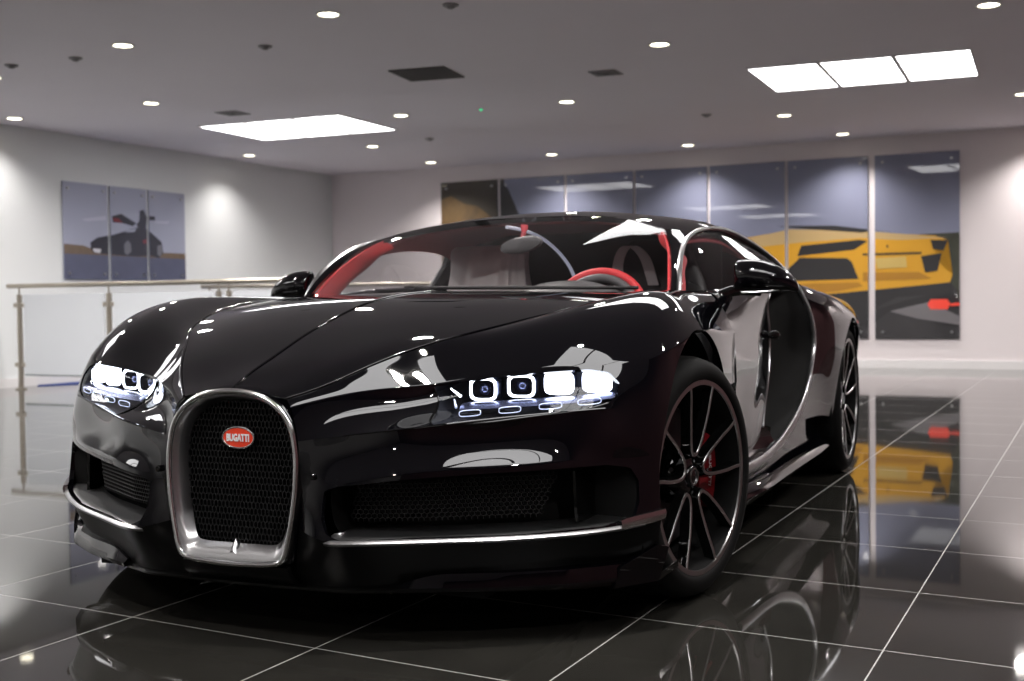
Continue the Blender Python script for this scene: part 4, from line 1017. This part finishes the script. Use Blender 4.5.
for s in (1, -1):
    mid = [tuple((np.array(a)+np.array(b))/2+np.array([.002, .004, .003])) for a, b in zip(WE, FRN)]
    V, F = Surf([[a, m_, b] for a, m_, b in zip(WE, mid, FRN)], 40, 14).mesh(); W, G = thick(V, F, .02, CREF); fin('windscreen_pillar', *sided(W, G, s), PAINT, CAR)
    # inner red trim of the pillar, running on under the roof edge
    a = [(p[0]-.006, p[1]-.006, p[2]-.006) for p in WE]; b = [(p[0]-.16, p[1]+.005, p[2]-.022) for p in WE]
    b[-2:] = [(p[0]-.07, p[1]-.02, p[2]-.03) for p in WE[-2:]]
    V, F = Surf([[p, tuple((np.array(p)+np.array(q))/2+np.array([-.01,-.015,-.01])), q] for p, q in zip(a, b)], 30, 10).mesh(); W, G = thick(V, F, .008); fin('pillar_lining', *sided(W, G, s), REDLEA, CAR)
    # side glass
    top = [(-.66,.712,.905),(-.80,.692,1.005),(-.99,.676,1.068),(-1.2,.668,1.092),(-1.415,.668,1.107),(-1.66,.684,1.094),(-1.80,.722,1.06),(-1.88,.80,.985)]
    bot = [(-.66,.728,.862),(-.80,.775,.865),(-.99,.80,.872),(-1.2,.83,.880),(-1.40,.855,.890),(-1.62,.87,.905),(-1.76,.872,.91),(-1.88,.872,.915)]
    g = [[a, tuple((np.array(a)*.55+np.array(b)*.45)+np.array([0, .012, 0])), b] for a, b in zip(top, bot)]
    V, F = Surf(g, 50, 24).mesh(); fin('side_window', *sided(V, F, s), SIDEGL, CAR, ang=80)
    # shoulder from wing over the door top to the scoop
    g = [[(-.60,.715,.860),(-.62,.77,.864),(-.652,.812,.868)],[(-.72,.74,.860),(-.74,.78,.867),(-.78,.818,.872)],[(-.88,.775,.866),(-.90,.805,.874),(-.95,.832,.880)],[(-1.1,.80,.872),(-1.1,.83,.884),(-1.1,.855,.886)],
         [(-1.38,.84,.886),(-1.38,.87,.901),(-1.38,.894,.902)],[(-1.62,.855,.902),(-1.60,.885,.912),(-1.60,.90,.900)],[(-1.90,.862,.915),(-1.90,.875,.915),(-1.90,.885,.905)]]
    V, F = Surf(g, 50, 10).mesh(); W, G = thick(V, F, .015, CREF); fin('waist_rail', *sided(W, G, s), PAINT, CAR)
    # mirror
    sec = [(.885,.036,.030,.868),(.892,.055,.046,.872),(.93,.066,.054,.882),(.98,.064,.050,.886),(1.02,.054,.040,.886),(1.05,.038,.028,.884),(1.072,.015,.012,.882)]
    sec = [(.866,.030,.046,.915),(.872,.050,.056,.915),(.89,.060,.0585,.916),(.94,.064,.0585,.916),(1.0,.058,.050,.906),(1.045,.044,.034,.891),(1.072,.022,.017,.877),(1.080,.004,.004,.868)]
    sc_ = crv([(a, b, c) for a, b, c, d in sec], 40); zc = crv([(a, d, 0) for a, b, c, d in sec], 40)
    V = []; F = []; N = 32
    for (y, rx, rz_), (_, z, _) in zip(sc_, zc):
        for k in range(N):
            a = 2*PI*k/N; cx_ = math.cos(a); sz_ = math.sin(a)
            xx = rx*cx_*(1.0 if cx_ > 0 else .45); V.append((-.88+xx-.10*(y-.9)**1 , y, z+rz_*math.copysign(abs(sz_)**.9, sz_)))
    for i in range(39):
        for k in range(N): F.append((i*N+k, i*N+(k+1) % N, (i+1)*N+(k+1) % N, (i+1)*N+k))
    F.append(tuple(range(N))[::-1])
    mr = fin('door_mirror', *sided(V, F, s), PAINT, CAR, ang=70)
    mb = MB(); c = crv([(-.70,.79,.80),(-.74,.82,.835),(-.80,.86,.862),(-.86,.90,.872),(-.90,.945,.872)], 24)
    mb.tube(c, [.017-.004*math.sin(i/23*PI) for i in range(24)], 12, ry=[1.5]*24); V, F = sided(mb.V, mb.F, s); fin('mirror_arm', V, F, GLOSSBLK, mr)
    mb = MB(); c = crv([(-.835,.885,.862),(-.84,.95,.862),(-.86,1.02,.868),(-.885,1.06,.876)], 20); mb.tube(c, .003, 6); V, F = sided(mb.V, mb.F, s); fin('mirror_seam', V, F, SATIN, mr)
    V = []; F = []
    for k in range(24):
        a = 2*PI*k/24; V.append((-.916, .96+.08*math.cos(a), .905+.045*math.sin(a)))
    F = [tuple(range(24))]; W, G = thick([np.array(v) for v in V], F, .004); fin('mirror_glass', *sided(W, G, s), MIRR, mr, smooth=False)

# ---- interior
mb = MB(); mb.box((-1.25, 0, .20), (1.6, 1.5, .05)); mb.out('cabin_floor', MATTBLK, CAR, smooth=False)
V, F = Surf([[(-.30,y,.855),(-.45,y,.868),(-.62,y,.862),(-.72,y,.80),(-.74,y,.60)] if abs(y) < .5 else [(-.50,y,.845),(-.58,y,.858),(-.66,y,.855),(-.74,y,.79),(-.75,y,.60)] for y in (-.66,-.5,-.25,0,.25,.5,.66)], 40, 30).mesh()
W, G = thick(V, F, .01, (-.9,0,.3)); fin('dashboard', W, G, BLKLEA, CAR)
V, F = Surf([[(-1.13,0,1.150),(-1.10,.3,1.138),(-1.04,.47,1.112),(-.97,.57,1.072),(-.98,.62,1.035)],[(-1.3,0,1.178),(-1.3,.3,1.160),(-1.25,.47,1.135),(-1.2,.58,1.10),(-1.2,.64,1.06)],[(-1.6,0,1.185),(-1.6,.3,1.165),(-1.6,.47,1.14),(-1.6,.6,1.10),(-1.6,.655,1.06)],[(-2.0,0,1.16),(-2.0,.3,1.13),(-2.0,.47,1.08),(-1.95,.62,1.03),(-1.9,.70,.98)]], 40, 30).mesh()
n0 = len(V); V2, F2 = flip(V, F); W, G = thick([np.array(v) for v in V]+[np.array(v) for v in V2], list(F)+[tuple(i+n0 for i in f) for f in F2], .006, (-1.4, 0, .8)); fin('headliner', W, G, DKRED, CAR)
def seat(y, m, covered):
    sec = [(-1.28,.30,.24,.10),(-1.40,.42,.25,.10),(-1.47,.60,.255,.085),(-1.52,.80,.235,.075),(-1.56,.93,.20,.065),(-1.585,1.02,.155,.055),(-1.60,1.075,.135,.045),(-1.61,1.095,.10,.03)]
    if covered: sec = [(-1.28,.30,.24,.10),(-1.40,.42,.25,.10),(-1.44,.60,.255,.10),(-1.46,.80,.215,.09),(-1.48,.93,.18,.08),(-1.49,1.02,.172,.07),(-1.50,1.07,.17,.055),(-1.505,1.083,.15,.035)]
    V = []; F = []; N = 72; c = crv([(x, z, w_) for x, z, w_, t_ in sec], 40); c2 = crv([(x, z, t_) for x, z, w_, t_ in sec], 40)
    for i, ((x, z, w_), (_, _, t_)) in enumerate(zip(c, c2)):
        for k in range(N):
            a = 2*PI*k/N; ca, sa = math.cos(a), math.sin(a)
            f = 1+(.05*math.sin(9*a+1.3*math.sin(i*.18))+.03*math.sin(17*a+i*.12) if covered else 0)
            V.append((x+t_*f*math.copysign(abs(sa)**.7, sa), y+w_*f*math.copysign(abs(ca)**.75, ca), z))
    for i in range(39):
        for k in range(N): F.append((i*N+k, i*N+(k+1) % N, (i+1)*N+(k+1) % N, (i+1)*N+k))
    F.append(tuple(range(39*N, 40*N)))
    o = fin('seat', V, F, m, CAR)
    mb = MB(); mb.box((-1.15, y, .33), (.5, .46, .12)); mb.out('seat_cushion', BLKLEA, o, smooth=False)
    return o
st = seat(-.36, COVER, True); st['label'] = 'passenger seat under a pale plastic cover'
st = seat(.37, BLKLEA, False)
mb = MB(); c = crv([(-1.50,.245,.90),(-1.52,.235,1.0),(-1.545,.27,1.065),(-1.545,.33,1.03),(-1.53,.365,.96),(-1.52,.385,.90)], 30)
V = []; F = []
for i, p in enumerate(c): V += [p+np.array([.055, -.02, 0]), p+np.array([.055, .025, 0]), p+np.array([.048, .025, 0]), p+np.array([.048, -.02, 0])]
for i in range(29):
    for k in range(4): F.append((i*4+k, i*4+(k+1) % 4, (i+1)*4+(k+1) % 4, (i+1)*4+k))
fin('seat_belt', V, F, BELTM, st)
# steering wheel
SWC = np.array((-.93, .33, .775)); ax = np.array((math.sin(math.radians(22))*-1, 0, math.cos(math.radians(22)))); rt = np.array((0, 1, 0.))
loop = [SWC+.185*(math.cos(a)*rt+math.sin(a)*ax) for a in np.linspace(0, 2*PI, 73)[:-1]]
mb = MB(); mb.tube(loop, .0165, 12, closed=True); sw = mb.out('steering_wheel', REDLEA, CAR)
loop = [SWC+np.array([.012,0,0])+.160*(math.cos(a)*rt+math.sin(a)*ax) for a in np.linspace(0, 2*PI, 73)[:-1]]
mb = MB(); mb.tube(loop, .017, 10, closed=True); mb.out('wheel_inner_rim', GREYLEA, sw)
mb = MB(); mb.lathe([(0, .035), (.05, .03), (.065, .0), (.05, -.03)], 24, 'x', c=tuple(SWC)); mb.box(tuple(SWC), (.02, .30, .035)); mb.out('wheel_hub', BLKLEA, sw)
V, F = Surf([[(-.60,y,.855+h_*.3),(-.66,y,.875+h_),(-.76,y,.872+h_),(-.80,y,.84)] for y, h_ in ((.10,-.02),(.18,.012),(.26,.024),(.36,.024),(.44,.010),(.52,-.02))], 30, 20).mesh()
W, G = thick(V, F, .01, (-.7,.3,.7)); fin('instrument_hood', W, G, BLKLEA, CAR)
# centre arch
ARCHM = mat('lit_arch_strip', (.7,.7,.8), .3, emit=(.75,.78,1.0), es=.28)
c = crv([(-.99,-.055,1.128),(-1.10,-.03,1.120),(-1.22,-.005,1.095),(-1.32,.02,1.05),(-1.40,.042,.99),(-1.44,.055,.93),(-1.45,.06,.86),(-1.44,.06,.70)], 50)
mb = MB(); mb.tube(c, .007, 10); mb.out('centre_arch_trim', ARCHM, CAR)
# rear-view mirror
V = []; F = []; N = 32; prof = [(-.022, .3), (-.018, .8), (0, 1.0), (.014, .92), (.02, .6), (.022, .1)]
for dx, k in prof:
    for q in range(N): a = 2*PI*q/N; V.append((-.90+dx, .045+.088*k*math.cos(a), 1.052+.032*k*math.sin(a)+.012*math.cos(a)))
for r in range(5):
    for q in range(N): F.append((r*N+q, r*N+(q+1) % N, (r+1)*N+(q+1) % N, (r+1)*N+q))
F.append(tuple(range(5*N, 6*N))); rv = fin('rear_view_mirror', V, F, GREYLEA, CAR)
mb = MB(); mb.tube([(-.90,.045,1.07), (-.925,.045,1.10), (-.93,.045,1.128)], [.007, .010, .016], 10); mb.out('mirror_stalk', DKRED, rv)
for y in (.17, .215):
    pass
mb = MB(); mb.box((-1.75, 0, 1.0), (.03, 1.2, .28)); mb.out('rear_cabin_wall', MATTBLK, CAR, smooth=False)
# wiper at the base of the screen
mb = MB(); mb.tube(crv([(-.33,-.05,.888),(-.44,.30,.884),(-.60,.60,.880)], 20), .006, 8); mb.out('windscreen_wiper', MATTBLK, CAR)
